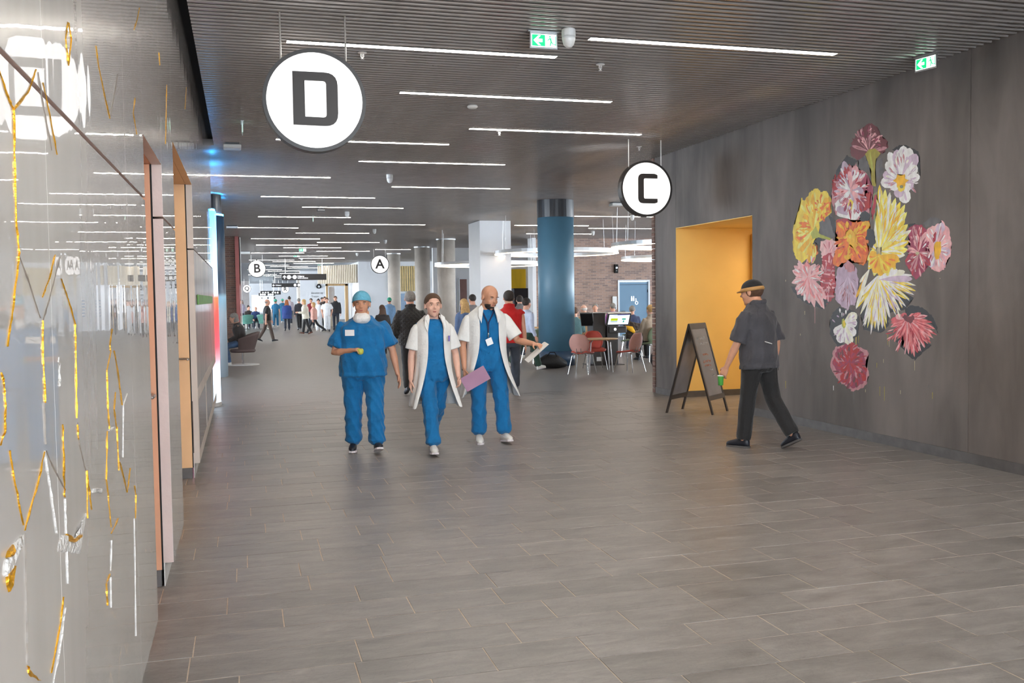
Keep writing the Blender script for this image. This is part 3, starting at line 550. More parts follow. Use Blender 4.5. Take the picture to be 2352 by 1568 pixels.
p = Paint(); p.poly([(245, 700), (290, 685), (335, 700), (335, 760), (300, 800), (250, 790), (240, 740)], 'pnk2', 4); p.fan((285, 770), [(250, 705), (285, 690), (320, 700), (335, 735)], 16, ['pnk2', 'pnk'], ['cri', 'pnk'], .12); p.poly([(255, 780), (300, 760), (318, 850), (322, 930), (312, 1000), (270, 1040), (245, 1000), (240, 900)], 'cri', 4)
for q in range(9): p.petal((250, 800 + q * 24), (320, 815 + q * 22), 6, ['pnk', 'red', 'rose'][q % 3])
p.strokes((280, 900), (42, 130), 40, ['cri', 'red', 'pnk', 'rose'], 5, 0, 360, .2); p.done('crimson ribbed blossom under a pale pink flower')
p = Paint(); p.fan((180, 890), [(92, 855), (100, 830), (130, 815), (165, 810), (88, 922), (108, 958), (118, 985), (140, 990), (160, 1015), (182, 1030), (210, 1052), (228, 1020), (262, 1060), (272, 1010), (245, 900), (235, 850), (215, 820)], 22, ['pnk2', 'pnk', 'pnk2', 'cor2'], ['cor2', 'pnk2', 'wht'], .2, .7); p.strokes((180, 900), (95, 125), 55, ['pnk2', 'cor2', 'pnk', 'rose', 'wht'], 5, 0, 360, .2); p.done('pink dahlia with pointed petals at the lower left')
p = Paint(); p.poly([(330, 850), (350, 820), (385, 810), (430, 840), (445, 900), (440, 980), (425, 1040), (400, 1035), (385, 1075), (360, 1050), (350, 1040), (320, 1010), (318, 930)], 'lil', 3); p.poly([(365, 830), (385, 798), (425, 830), (420, 860), (385, 865)], 'rose', 3); p.fan((390, 885), [(325, 960), (335, 1015), (355, 1045), (385, 1070), (405, 1030), (430, 1000), (438, 930)], 13, ['lil', 'lil2'], ['mar', 'lil2', 'rose'], .12); p.strokes((385, 900), (55, 150), 40, ['lil', 'lil2', 'mar', 'rose'], 2.5, 40, 140, .2); p.done('lilac flower with drooping petals')
p = Paint(); p.fan((365, 1140), [(302, 1140), (310, 1085), (345, 1056), (392, 1075), (432, 1082), (436, 1130), (425, 1200), (400, 1250), (345, 1240), (318, 1195)], 27, ['wht', 'crm', 'wht'], ['lil2', 'wht'], .18); p.poly([(355, 1115), (365, 1108), (378, 1140), (368, 1165), (356, 1150)], 'olg', 1); p.poly([(360, 1125), (370, 1120), (373, 1145), (364, 1155)], 'yel', 1); p.strokes((365, 1145), (65, 95), 30, ['wht', 'crm', 'lil2', 'lil'], 4, 0, 360, .4); p.done('small white flower with a yellow middle below the bouquet')
p = Paint(); p.poly([(320, 1260), (400, 1235), (440, 1260), (490, 1275), (495, 1310), (480, 1340), (498, 1400), (490, 1450), (460, 1480), (410, 1495), (380, 1470), (350, 1450), (315, 1410), (295, 1360), (305, 1300)], 'rose', 4); p.poly([(330, 1270), (400, 1240), (470, 1290), (485, 1400), (470, 1450), (410, 1480), (350, 1430), (305, 1350)], 'mag', 4)
p.fan((400, 1340), [(310, 1340), (325, 1400), (360, 1450), (400, 1470), (440, 1470), (480, 1440), (488, 1390), (470, 1310), (430, 1255), (360, 1265), (320, 1290)], 22, ['cri', 'mag', 'red'], ['red', 'rose'], .2); p.poly([(380, 1265), (405, 1232), (435, 1255), (425, 1300), (390, 1300)], 'red', 3); p.strokes((398, 1360), (98, 125), 90, ['cri', 'mag', 'red', 'rose', 'mar'], 6, 0, 360, .2, .2); p.done('crimson ruffled flower at the bottom')
p = Paint(); p.fan((705, 1108), [(612, 1135), (612, 1155), (625, 1185), (635, 1215), (650, 1240), (672, 1262), (692, 1285), (708, 1300), (725, 1300), (740, 1315), (752, 1290), (775, 1285), (798, 1262), (812, 1245), (826, 1240), (840, 1215), (860, 1198), (850, 1165), (835, 1130), (810, 1095), (775, 1080), (745, 1085)], 12, ['cor', 'cor2', 'cor', 'pnk'], ['cri', 'cor2'], .25, .7); p.fan((690, 1110), [(615, 1120), (640, 1095), (680, 1080)], 16, ['cor', 'pnk']); p.poly([(675, 1105), (690, 1088), (708, 1100), (735, 1095), (740, 1110), (720, 1138), (700, 1125)], 'mar', 2); p.strokes((708, 1112), (140, 195), 60, ['cor', 'cor2', 'pnk', 'cri'], 4, 15, 165, .2); p.done('coral fan-shaped flower hanging at the lower right')
p = Paint()
for x, y0, y1, k in [(212, 1052, 1135, 'rose'), (418, 1496, 1560, 'gry'), (740, 1335, 1385, 'tan'), (430, 1200, 1250, 'yel'), (598, 1190, 1250, 'oli'), (606, 1210, 1260, 'tan'), (525, 1195, 1225, 'gry'), (187, 1365, 1410, 'gry'), (310, 1465, 1490, 'wht'), (540, 1345, 1370, 'oli'), (556, 1470, 1520, 'oli'), (580, 1470, 1545, 'oli'), (665, 1490, 1510, 'tan'), (815, 1460, 1480, 'gry'), (57, 1440, 1480, 'oli'), (135, 1190, 1200, 'tan'), (158, 1070, 1090, 'tan'), (57, 905, 915, 'tan'), (875, 895, 900, 'tan'), (480, 1485, 1500, 'tan'), (575, 1325, 1345, 'tan'), (835, 1500, 1535, 'oli'), (443, 1200, 1240, 'oli')]:
    p.poly([(x - 1.6, y0), (x + 1.6, y0), (x + 1.0, y1), (x - 1.0, y1)], k, 0, 1)
tag(p.done('thin paint drips running down from the flowers'), kind='stuff')
for o in mural.children: o.location = (0, -mural.location.y, -mural.location.z)

# ------------------------------------------------------------------ ceiling light strips
m_led = mat('led_diffuser', (255, 250, 242), 0.4, var=0.0, emit=(255, 246, 234), es=STRIP_E)
m_ledcase = mat('led_case', (196, 194, 190), 0.4, var=0.03)
def strip_meshes(L):
    mb = MB(); mb.box(0, L, -0.039, 0.039, CEIL - 0.0045, CEIL - 0.0015); a = mb.mesh('diffuser', m_led)
    mb = MB(); mb.box(-0.006, L + 0.006, -0.042, 0.042, CEIL - 0.003, CEIL - 0.0005); b_ = mb.mesh('housing', m_ledcase); return a, b_
SM = {2.55: strip_meshes(2.55), 1.96: strip_meshes(1.96), 1.7: strip_meshes(1.7)}
STR = [(3.08, 8.22, 'white ceiling light strip nearest the mural wall, right of the green exit sign'), (0.44, 8.91, 'white ceiling light strip passing behind the top of the round D sign'), (1.77, 10.8, 'white ceiling light strip, second beyond the D sign, over the middle of the hall'), (3.07, 12.95, 'white ceiling light strip ending just before the round C sign'), (0.52, 14.28, 'white ceiling light strip half hidden by the lower edge of the D sign'),
       (1.95, 16.3, 'white ceiling light strip below and right of the D sign, over the walking group'), (-0.88, 18.62, 'white ceiling light strip starting behind the glossy left wall below the D sign'), (3.05, 19.95, 'white ceiling light strip left of the blue column head'), (0.45, 22.2, 'white ceiling light strip beside the blue-lit ceiling corner'), (1.5, 24.6, 'white ceiling light strip just in front of the small black ceiling box'), (0.47, 27.6, 'white ceiling light strip crossed by the green edge-on exit sign'), (3.1, 30.1, 'white ceiling light strip left of the white square pillar top'),
       (-0.17, 31.76, 'short white ceiling light strip above the dark brick pier', 1.96), (1.84, 34.2, 'white ceiling light strip fourteenth from the camera, mid hall'), (0.36, 37.5, 'white ceiling light strip sixteenth from the camera, towards the B sign'), (2.98, 39.8, 'white ceiling light strip just left of the A sign reflection'), (0.6, 41.8, 'white ceiling light strip over the hall between the B and A signs'), (1.8, 43.9, 'white ceiling light strip right above the far exit signs'), (6.12, 45.5, 'short white ceiling light strip behind the middle concrete column', 1.7), (3.5, 47.1, 'white ceiling light strip left of the A sign disc'), (0.45, 48.8, 'white ceiling light strip just above the B sign'),
       (11.58, 31.15, 'white ceiling light strip in the cafe above the ring lamps'), (10.2, 34.0, 'white ceiling light strip near the top of the cafe brick wall')]
def strip(x, y, label, L=2.55):
    y = round(y / PITCH) * PITCH
    t = thing('light_strip', label, 'ceiling light', (x, y, CEIL), 0, 'ceiling light strips')
    for me, nm in zip(SM[L], ('diffuser', 'housing')):
        o = bpy.data.objects.new(nm, me); COL.objects.link(o); o.parent = t; o.location = (0, 0, -CEIL)
for s_ in STR: strip(*s_)
FARS = [(1.9, 52.3), (3.1, 55.1), (0.4, 57.6), (1.8, 60.0), (3.2, 63), (0.5, 66), (1.9, 69), (3.2, 72.5), (0.4, 76), (2, 80), (3.2, 87.5), (0.5, 91), (2, 96), (3.2, 102)]
ORD = ['first', 'second', 'third', 'fourth', 'fifth', 'sixth', 'seventh', 'eighth', 'ninth', 'tenth', 'eleventh', 'twelfth', 'thirteenth', 'fourteenth']
for i_, (x, y) in enumerate(FARS): strip(x, y, 'tiny distant ceiling light strip, %s one beyond the B sign' % ORD[i_])
for x, y in [(0.45, -2.6), (3.1, -2.2), (1.77, -0.6), (3.08, 1.4), (0.5, 2.4), (1.8, 4.4), (0.46, 6.2), (3.1, 5.7)]: strip(x, y, 'white light strip in the ceiling in front of the first visible strips')
for x, y in [(8.3, 17.2), (11.2, 19.0), (9.2, 22.6), (13.4, 24.2), (8.6, 30.0), (14.5, 28.0), (9.4, 26.4)]: strip(x, y, 'light strip in the cafe ceiling, %s one back from the dark wall corner' % ORD[[17.2, 19.0, 22.6, 24.2, 26.4, 28.0, 30.0].index(y)])

# ------------------------------------------------------------------ round hanging letter signs
m_signw = mat('sign_face', (245, 243, 242), 0.35, var=0.0, emit=(255, 251, 248), es=SIGN_E)
m_signw_far = m_signw
m_rim = mat('sign_rim', (36, 31, 28), 0.4, var=0.06)
m_letter = mat('sign_letter', (42, 34, 29), 0.5, var=0.05)
m_rod = mat('sign_rod', (210, 206, 200), 0.3, metal=0.6, var=0.0)
def rounded(poly_round, n=5):   # list of (x, y, r) -> polygon with rounded corners
    out = []; N_ = len(poly_round)
    for i, (x, y, r) in enumerate(poly_round):
        if r <= 0: out.append((x, y)); continue
        p0 = Vector(poly_round[i - 1][:2]); p1 = Vector((x, y)); p2 = Vector(poly_round[(i + 1) % N_][:2])
        a = p1 + (p0 - p1).normalized() * r; b_ = p1 + (p2 - p1).normalized() * r
        for k in range(n + 1):
            t = k / n; q = a * (1 - t) ** 2 + p1 * 2 * t * (1 - t) + b_ * t * t; out.append((q.x, q.y))
    return out
def letter_mesh(ch, R):
    s_ = R * 2
    if ch == 'D':
        outer = rounded([(-.212, -.245, 0), (.222, -.25, .13), (.222, .272, .13), (-.212, .272, 0)]); inner = rounded([(-.097, -.163, 0), (.11, -.166, .035), (.11, .187, .035), (-.097, .187, 0)])
        polys = [(outer, inner)]
    elif ch == 'C':
        polys = [(rounded([(.207, -.18, 0), (-.06, -.18, .03), (-.06, .18, .03), (.207, .18, 0), (.207, .24, 0), (.16, .265, .03), (-.17, .265, .1), (-.17, -.265, .1), (.16, -.265, .03), (.207, -.245, 0)]), None)]
    else: return None
    bm = bmesh.new()
    for outer, inner in polys:
        def loop(P):
            vs = [bm.verts.new((x * s_, y * s_, 0)) for x, y in P]; return [bm.edges.new((vs[i], vs[(i + 1) % len(vs)])) for i in range(len(vs))]
        e = loop(outer)
        if inner: e += loop(inner)
        bmesh.ops.triangle_fill(bm, edges=e, use_beauty=True)
    g = bmesh.ops.extrude_face_region(bm, geom=bm.faces[:]); bmesh.ops.translate(bm, verts=[v for v in g['geom'] if isinstance(v, bmesh.types.BMVert)], vec=(0, 0, 0.004))
    bmesh.ops.recalc_face_normals(bm, faces=bm.faces)
    me = bpy.data.meshes.new('letter'); bm.to_mesh(me); bm.free(); me.materials.append(m_letter); return me
def round_sign(ch, c, R, label, ls=1.0, D=0.13):
    t = thing('round_sign', label, 'sign', (c[0], c[1], c[2] - R)); n = 56 if R * 2000 / c[1] > 40 else 28
    def ringp(r, y): return [(r * math.cos(2 * math.pi * k / n), y, R + r * math.sin(2 * math.pi * k / n)) for k in range(n)]
    mb = MB(); w = 0.03
    mb.loft([ringp(R - w, -D / 2 + .006), ringp(R - w, -D / 2), ringp(R, -D / 2), ringp(R, D / 2), ringp(R - w, D / 2), ringp(R - w, D / 2 - .006)], cap=False); mb.build('rim', m_rim, t, smooth=False)
    for sgn in (-1, 1):
        mb = MB(); mb.loft([ringp(R - w - 0.002, sgn * (D / 2 - 0.012)), ringp(R - w - 0.001, sgn * (D / 2 - 0.004))]); mb.build('face_panel', m_signw, t)
    me = letter_mesh(ch, R)
    if me is None:
        me = text_mesh(ch, R * 1.4 * ls, 'letter', th=0.002, bold=0.03 * R, align='CENTER'); me.materials.clear(); me.materials.append(m_letter)
    o = bpy.data.objects.new('letter', me); COL.objects.link(o); o.parent = t; o.location = (0, -D / 2 + 0.003 - 0.004, R); o.rotation_euler = (math.pi / 2, 0, 0)
    for sx in (-0.63, 0.63):
        zt = CEIL + 0.03 - (c[2] - R); zb = R + math.sqrt(1 - sx * sx) * (R - 0.002)
        mb = MB(); mb.tube([(sx * R, 0, zb), (sx * R, 0, zt)], 0.0075, 8); mb.build('hanging_rod', m_rod, t)
    return t
round_sign('D', (0.605, 8.02, 3.315), 0.415, 'large round white sign with dark letter D hanging nearest')
round_sign('C', (5.88, 13.35, 3.29), 0.418, 'round white sign with dark letter C hanging by the dark wall')
round_sign('B', (0.73, 50.9, 3.3), 0.45, 'round white sign with letter B at the far left')
round_sign('A', (6.29, 45.3, 3.3), 0.44, 'round white sign with letter A in front of a concrete column')
round_sign('P', (5.74, 85, 3.06), 0.44, 'small round sign with letter P far down the hall'); round_sign('Q', (0.44, 110, 2.95), 0.45, 'small round sign with letter Q far down on the left'); round_sign('R', (4.67, 112, 2.87), 0.44, 'small round sign with letter R half hidden by a sign bar')

# ------------------------------------------------------------------ hanging direction signs
m_bar = mat('sign_bar_black', (46, 42, 40), 0.45, var=0.05); m_print = mat('print_white', (245, 245, 245), 0.5, var=0.0, emit=(255, 255, 255), es=0.5)
def arrow(mb, cx, cz, s_, ang, y):
    P = [(-.12, -.5), (.12, -.5), (.12, .12), (.38, -.14), (.52, .02), (0, .55), (-.52, .02), (-.38, -.14), (-.12, .12)]
    ca, sa = math.cos(ang), math.sin(ang); mb.slab([(cx + (a * ca - b_ * sa) * s_, y, cz + (a * sa + b_ * ca) * s_) for a, b_ in P], (0, -1, 0), 0.004)
def disc_y(mb, cx, cz, r, y, n=20, th=0.004): mb.slab([(cx + r * math.cos(2 * math.pi * k / n), y, cz + r * math.sin(2 * math.pi * k / n)) for k in range(n)], (0, -1, 0), th)
def bar_sign(x0, x1, z0, z1, y, label, build, rods):
    t = thing('direction_sign', label, 'sign', ((x0 + x1) / 2, y, z0)); w = (x1 - x0) / 2; h = z1 - z0
    mb = MB(); rbox(mb, -w, w, -0.05, 0.05, 0, h, 0.004); mb.build('sign_box', m_bar, t)
    build(t, w, h)
    for r in rods: mb = MB(); mb.tube([(r * w, 0, h), (r * w, 0, CEIL + 0.02 - z0)], 0.016, 8); mb.build('hanging_rod', m_rod, t)
def b1(t, w, h):
    mb = MB(); arrow(mb, -w + .17, h * .5, .2, 0, -.05); mb.build('arrow', m_print, t)
    for cx in (-w + .42, -w + .74): mb = MB(); disc_y(mb, cx, h * .5, .115, -.05); mb.build('letter_disc', m_print, t)
    mb = MB(); mb.box(-w + .555, -w + .605, -.054, -.05, h * .5 - .012, h * .5 + .012); mb.build('dash', m_print, t)
    text_obj('P', .15, (-w + .42, -.056, h * .5), m_bar, t, align='CENTER'); text_obj('V', .15, (-w + .74, -.056, h * .5), m_bar, t, align='CENTER')
    text_obj('Udgang', .125, (-w + .9, -.053, h * .64), m_print, t, bold=.002); text_obj('Information', .125, (-w + .9, -.053, h * .34), m_print, t, bold=.002)
bar_sign(2.14, 4.68, 2.80, 3.15, 56, 'long black hanging sign with up arrow, two discs and Udgang Information', b1, (-.82, .82))
def b2(t, w, h):
    mb = MB(); arrow(mb, -w + .16, h * .5, .2, math.pi / 2, -.05); mb.build('arrow', m_print, t); text_obj('Udgang', .16, (-w + .32, -.053, h * .5), m_print, t, bold=.003)
    for cx in (w - .68, w - .36): mb = MB(); disc_y(mb, cx, h * .5, .12, -.05); mb.build('letter_disc', m_print, t)
    mb = MB(); arrow(mb, w - .13, h * .5, .2, 0, -.05); mb.build('arrow', m_print, t)
bar_sign(2.42, 5.07, 2.77, 3.11, 85, 'black hanging sign with left arrow and Udgang above the crowd', b2, (-.8, .8))
def b3(t, w, h):
    for k, cx in enumerate((-.75, -.5, -.25, .2, .45, .7)): mb = MB(); disc_y(mb, cx * w, h * .5, .11, -.05); mb.build('letter_disc', m_print, t)
a = ony(598, 668, 120); b_ = ony(645, 676, 120); bar_sign(a.x, b_.x, b_.z, a.z, 120, 'tiny upper black sign with pale discs at the hall end', b3, (-.8, .8))
a = ony(594, 673, 116); b_ = ony(632, 679, 116); bar_sign(a.x, b_.x, b_.z, a.z, 116, 'tiny lower black sign with pale discs at the hall end', b3, (-.8, .8))
a = ony(600, 682, 130); b_ = ony(632, 686, 130); bar_sign(a.x, b_.x, b_.z, a.z, 130, 'tiny grey sign above the bright far windows', b3, (-.8, .8))

# ------------------------------------------------------------------ exit signs
m_exg = mat('exit_green', (10, 170, 110), 0.4, var=0.0, emit=(16, 200, 120), es=1.0); m_exw = mat('exit_white', (240, 250, 246), 0.4, var=0.0, emit=(235, 255, 246), es=1.6)
def exit_sign(loc, rz, label, w=0.46, h=0.24, both=False):
    t = thing('exit_sign', label, 'exit sign', loc, rz); t.scale = (.5, .5, .5)       # hangs from z=0 of its root upwards; root at sign bottom
    mb = MB(); mb.box(-w / 2 - .02, w / 2 + .02, -0.012, 0.012, 0, h + .045); mb.build('casing', m_alu, t)
    mb = MB(); mb.box(-w / 2 - .06, w / 2 + .06, -0.04, 0.04, h + .045, h + .06); mb.build('ceiling_plate', m_alu, t)
    for sg in ((-1, 1) if both else (-1,)):
        def sl(mb, pts, lay): mb.slab([(x * -sg if sg > 0 else x, sg * (0.012 + lay * .001), z) for x, z in pts], (0, sg, 0), 0.001)
        mb = MB(); sl(mb, [(-w / 2, .03), (w / 2, .03), (w / 2, .03 + h * .92), (-w / 2, .03 + h * .92)], 0); mb.build('white_field', m_exw, t)
        mb = MB(); x1 = w * .05; sl(mb, [(-w / 2 + .012, .042), (x1, .042), (x1, .018 + h * .92), (-w / 2 + .012, .018 + h * .92)], 1); mb.build('green_field', m_exg, t)
        mb = MB(); cx, cz = -w * .22, .03 + h * .46; A = [(-.09, 0), (.0, .085), (.045, .085), (-.01, .028), (.075, .028), (.075, -.028), (-.01, -.028), (.045, -.085), (.0, -.085)]
        sl(mb, [(cx + a, cz + b_) for a, b_ in A], 2); mb.build('arrow', m_exw, t)
        mb = MB(); px = w * .27; pz = .03 + h * .46
        for pts in ([(.085, -.085), (.1, -.085), (.1, .085), (.085, .085)], [(-.02, .05), (.012, .045), (.022, -.01), (-.002, -.02)], [(-.002, -.02), (.02, -.012), (.0, -.085), (-.022, -.09)], [(.0, -.015), (.022, -.015), (.05, -.05), (.035, -.06)], [(.04, -.06), (.05, -.05), (.085, -.055), (.085, -.068)], [(-.02, .048), (-.012, .03), (-.05, .0), (-.06, .01)], [(.008, .045), (.018, .035), (.055, .02), (.05, .035)]):
            sl(mb, [(px + a, pz + b_) for a, b_ in pts], 2)
        sl(mb, [(px - .012 + .016 * math.cos(k * math.pi / 4), pz + .072 + .016 * math.sin(k * math.pi / 4)) for k in range(8)], 2); mb.build('running_figure', m_exg, t)
    return t
exit_sign((2.60, 8.07, CEIL - 0.152), 0, 'green and white exit sign in the middle beside the dome camera')
exit_sign((6.52, 8.0, CEIL - 0.155), math.radians(-78), 'green and white exit sign in the corner against the mural wall')
exit_sign((0.05, 13.0, CEIL - 0.155), math.radians(90), 'edge-on exit sign beside the glossy left wall', both=True)
exit_sign((1.95, 27.3, CEIL - 0.155), math.radians(88), 'edge-on green exit sign under the dark ceiling mid hall', both=True)
for (u, v, Y, lb) in [(695, 573, 45, 'small far exit sign, upper one of two above the black sign'), (681, 586, 52, 'small far exit sign, lower one of two above the black sign'), (735, 606, 66, 'tiny far exit sign above the pale wooden wall')]:
    q = ony(u, v, Y); t = exit_sign((q.x, q.y, q.z - .1), 0, lb, w=.62, h=.3); mb = MB(); mb.tube([(0, 0, .35), (0, 0, 2 * (CEIL - q.z + .11))], .01, 6); mb.build('hanging_rod', m_alu, t)

# ------------------------------------------------------------------ ceiling devices
m_smoke = mat('smoked_dome', (150, 148, 146), 0.15, var=0.05)
def dome(u, v, label, r=0.062):
    q = fl(u, v, CEIL); t = thing('dome_camera', label, 'camera', (q.x, q.y, CEIL - .16)); n = 20
    mb = MB(); mb.lathe([(r * .98, .16), (r, .13), (r * .99, .10)], n); mb.build('collar', m_offwhite, t)
    mb = MB(); mb.lathe([(r * .97, .10), (r * .93, .07), (r * .75, .03), (r * .4, .006), (r * .1, 0)], n); mb.build('dome', m_offwhite, t, True)
for u, v, lb in [(1306, 68, 'white dome camera beside the middle exit sign'), (895, 401, 'white dome camera below the first distant strips, left of centre'), (797, 486, 'small white dome camera under the mid hall ceiling'), (860, 526, 'small dark dome camera above the A sign'), (885, 551, 'small dome camera in front of the A sign reflection'), (1452, 494, 'white dome camera just left of the C sign'), (1362, 531, 'small white dome camera in the cafe ceiling'), (693, 592, 'tiny dome camera above the long black sign'), (820, 581, 'tiny dome camera left of the A sign')]: dome(u, v, lb)
def sprinkler(u, v, label):
    q = fl(u, v, CEIL); t = thing('sprinkler', label, 'sprinkler', (q.x, q.y, CEIL - .07))
    mb = MB(); mb.lathe([(.004, .068), (.045, .066), (.045, .062), (.02, .056)], 16); mb.build('escutcheon', m_offwhite, t)
    mb = MB(); mb.tube([(-.012, 0, .056), (-.014, 0, .03), (0, 0, .012)], .004, 6); mb.tube([(.012, 0, .056), (.014, 0, .03), (0, 0, .012)], .004, 6); mb.tube([(0, 0, .056), (0, 0, .012)], .003, 6); mb.build('frame_arms', m_offwhite, t)
    mb = MB(); mb.lathe([(.002, .012), (.018, .008), (.018, .005), (.002, .003)], 12); mb.build('deflector', m_offwhite, t)
for u, v, lb in [(832, 120, 'ceiling sprinkler just right of the D sign'), (1379, 147, 'ceiling sprinkler under the strip near the mural'), (1147, 300, 'ceiling sprinkler by the strip left of the C sign'), (1468, 336, 'ceiling sprinkler above the C sign')]: sprinkler(u, v, lb)
q = fl(1085, 242, CEIL); t = thing('smoke_detector', 'flat round white smoke detector behind the D sign strips', 'detector', (q.x, q.y, CEIL - .04)); mb = MB(); mb.lathe([(.06, .04), (.065, .02), (.05, .004), (.015, 0)], 24); mb.build('body', m_offwhite, t, True); mb = MB(); mb.lathe([(.05, .045), (.052, .03)], 24); mb.build('base_ring', m_alu, t)
def cbox(u, v, label, dx, dy, dz, m_):
    q = fl(u, v, CEIL); t = thing('ceiling_box', label, 'box', (q.x, q.y, CEIL - dz - .02)); mb = MB(); rbox(mb, -dx / 2, dx / 2, -dy / 2, dy / 2, 0, dz, .012); mb.build('case', m_, t); mb = MB(); mb.box(-dx / 2 + .03, dx / 2 - .03, -dy / 2 + .02, dy / 2 - .02, dz, dz + .03); mb.build('mounting_plate', m_darkcap, t)
cbox(533, 330, 'white access-point box on the ceiling beside the left wall', .26, .26, .06, m_offwhite); cbox(1415, 465, 'white box on the ceiling left of the C sign', .3, .25, .07, m_offwhite); cbox(737, 478, 'small black box on the ceiling mid hall', .2, .16, .07, m_darkcap); cbox(533, 518, 'pale box on the ceiling above the brick pier', .35, .3, .08, m_alu); cbox(562, 577, 'tiny pale box on the ceiling left of the B sign', .5, .4, .1, m_offwhite)
# ------------------------------------------------------------------ columns and pillars
def column(name, label, x, y, r, parts, n=40):
    t = thing(name, label, 'column', (x, y, 0))
    for nm, z0, z1, mt, dr in parts:
        mb = MB(); mb.lathe([(r + dr, z0), (r + dr, z1)], n); mb.build(nm, mt, t, False)
        for p_ in t.children[-1].data.polygons:
            if len(p_.vertices) == 4: p_.use_smooth = True
    return t
column('column', 'large round blue column with a dark collar beside the cafe', 7.40, 22.2, 0.445, [('base_band', 0, .36, m_bluedark, 0.003), ('shaft', .36, 3.60, m_bluecol, 0), ('collar', 3.60, 4.02, m_darkcap, 0.004)])
m_ledcol = mat('led_column_art', (200, 220, 240), 0.4, var=0.0)
def ledcol_nodes():
    N, L, b = nodes_of(m_ledcol)
    g = N.new('ShaderNodeNewGeometry'); sx = N.new('ShaderNodeSeparateXYZ'); L.new(g.outputs['Position'], sx.inputs[0])
    mr = N.new('ShaderNodeMapRange'); mr.inputs['From Min'].default_value = 0.0; mr.inputs['From Max'].default_value = 3.15; L.new(sx.outputs['Z'], mr.inputs[0])
    nz = N.new('ShaderNodeTexNoise'); nz.inputs['Scale'].default_value = 2; L.new(g.outputs['Position'], nz.inputs['Vector'])
    ad = N.new('ShaderNodeMath'); ad.operation = 'MULTIPLY_ADD'; ad.inputs[1].default_value = 0.06; L.new(nz.outputs[0], ad.inputs[0]); L.new(mr.outputs[0], ad.inputs[2])
    r = N.new('ShaderNodeValToRGB'); e = r.color_ramp.elements; e[0].position = 0; e[0].color = (*s2l((196, 220, 240)), 1); e[1].position = 1; e[1].color = (.16, .62, 1.3, 1)
    for p_, c in [(.2, (214, 226, 240)), (.27, (232, 150, 160)), (.33, (252, 78, 92)), (.52, (255, 60, 44)), (.59, (255, 92, 40)), (.615, (206, 222, 244)), (.7, (190, 222, 250))]:
        q = e.new(p_); q.color = (*s2l(c), 1)
    q = e.new(.8); q.color = (.38, .8, 1.25, 1)
    L.new(ad.outputs[0], r.inputs[0]); L.new(r.outputs[0], b.inputs['Base Color']); L.new(r.outputs[0], b.inputs['Emission Color']); b.inputs['Emission Strength'].default_value = 1.5
ledcol_nodes()
m_added_uplight = mat('added_blue_uplight', (90, 180, 255), .4, var=0, emit=(44, 170, 255), es=36.0)  # emitter for rings added on two columns to throw blue glow on the ceiling
column('led_column', 'glowing column of blue, red and white light behind the glossy wall', -0.815, 16.15, 0.43, [('light_skin', .06, 3.13, m_ledcol, 0), ('base_ring', 0, .06, m_plinth, 0.01), ('collar', 3.17, 4.02, m_darkcap, -0.10), ('added_uplight_ring', 3.13, 3.165, m_added_uplight, -0.015)])
m_pcol = mat('printed_column', (60, 90, 120), 0.4, var=0.0)
def pcol_nodes():
    N, L, b = nodes_of(m_pcol)
    g = N.new('ShaderNodeNewGeometry'); sx = N.new('ShaderNodeSeparateXYZ'); L.new(g.outputs['Position'], sx.inputs[0])
    r = N.new('ShaderNodeValToRGB'); r.color_ramp.interpolation = 'EASE'; e = r.color_ramp.elements; e[0].position = 0.33; e[0].color = (*s2l((206, 226, 240)), 1); e[1].position = .47; e[1].color = (*s2l((48, 76, 102)), 1)
    q = e.new(.44); q.color = (*s2l((150, 205, 235)), 1)
    mr = N.new('ShaderNodeMapRange'); mr.inputs['From Max'].default_value = 4.0; L.new(sx.outputs['Z'], mr.inputs[0]); L.new(mr.outputs[0], r.inputs[0]); L.new(r.outputs[0], b.inputs['Base Color'])
pcol_nodes()
column('column', 'dark blue round column with a pale lower part behind the glowing column', -0.80, 22.2, 0.44, [('shaft', 0, 3.56, m_pcol, 0), ('added_uplight_ring', 3.56, 3.6, m_added_uplight, -0.012), ('collar', 3.61, 4.02, m_darkcap, -0.05)])
for x, y, r, lb in [(7.85, 37.4, .36, 'nearest round concrete column left of the white pillar'), (7.95, 43.2, .345, 'middle round concrete column behind the black quilted jacket'), (7.62, 49.6, .33, 'farthest round concrete column beside the A sign')]:
    column('concrete_column', lb, x, y, r, [('shaft', 0, 3.98, m_conc, 0), ('head_ring', 3.98, 4.02, m_alu, .03)])
t = thing('square_pillar', 'white square pillar behind the white-coated person with a lanyard', 'pillar', (7.49, 29.05, 0)); mb = MB(); mb.box(-.49, .49, -.75, .75, .1, 4.02); mb.build('shaft', m_white, t); mb = MB(); mb.box(-.497, .497, -.757, .757, 0, .1); mb.build('skirting', m_basegrey, t)
# brick pier on the left with a rose edge
mb = MB(); mb.box(-1.9, -0.24, 36.3, 37.0, 0, 4.02); w_ = tag(mb.build('wall_brick_pier', m_brickd), kind='structure'); mb = MB(); mb.box(-0.24, -0.10, 36.22, 37.1, 0, 4.02); mb.build('rose_edge', m_pinkstrip, w_); mb = MB(); mb.box(-.10, -.08, 36.25, 41, 2.3, 4.0); mb.build('black_trim', m_black, w_); mb = MB(); mb.tube([(-.06, 36.4, 0), (-.06, 36.4, 4.0)], .022, 8); mb.build('white_pipe', m_offwhite, w_)
mb = MB(); mb.box(-1.9, -1.6, 22.8, 36.3, 0, 4.02); tag(mb.build('wall_left_mid', m_white), kind='structure')
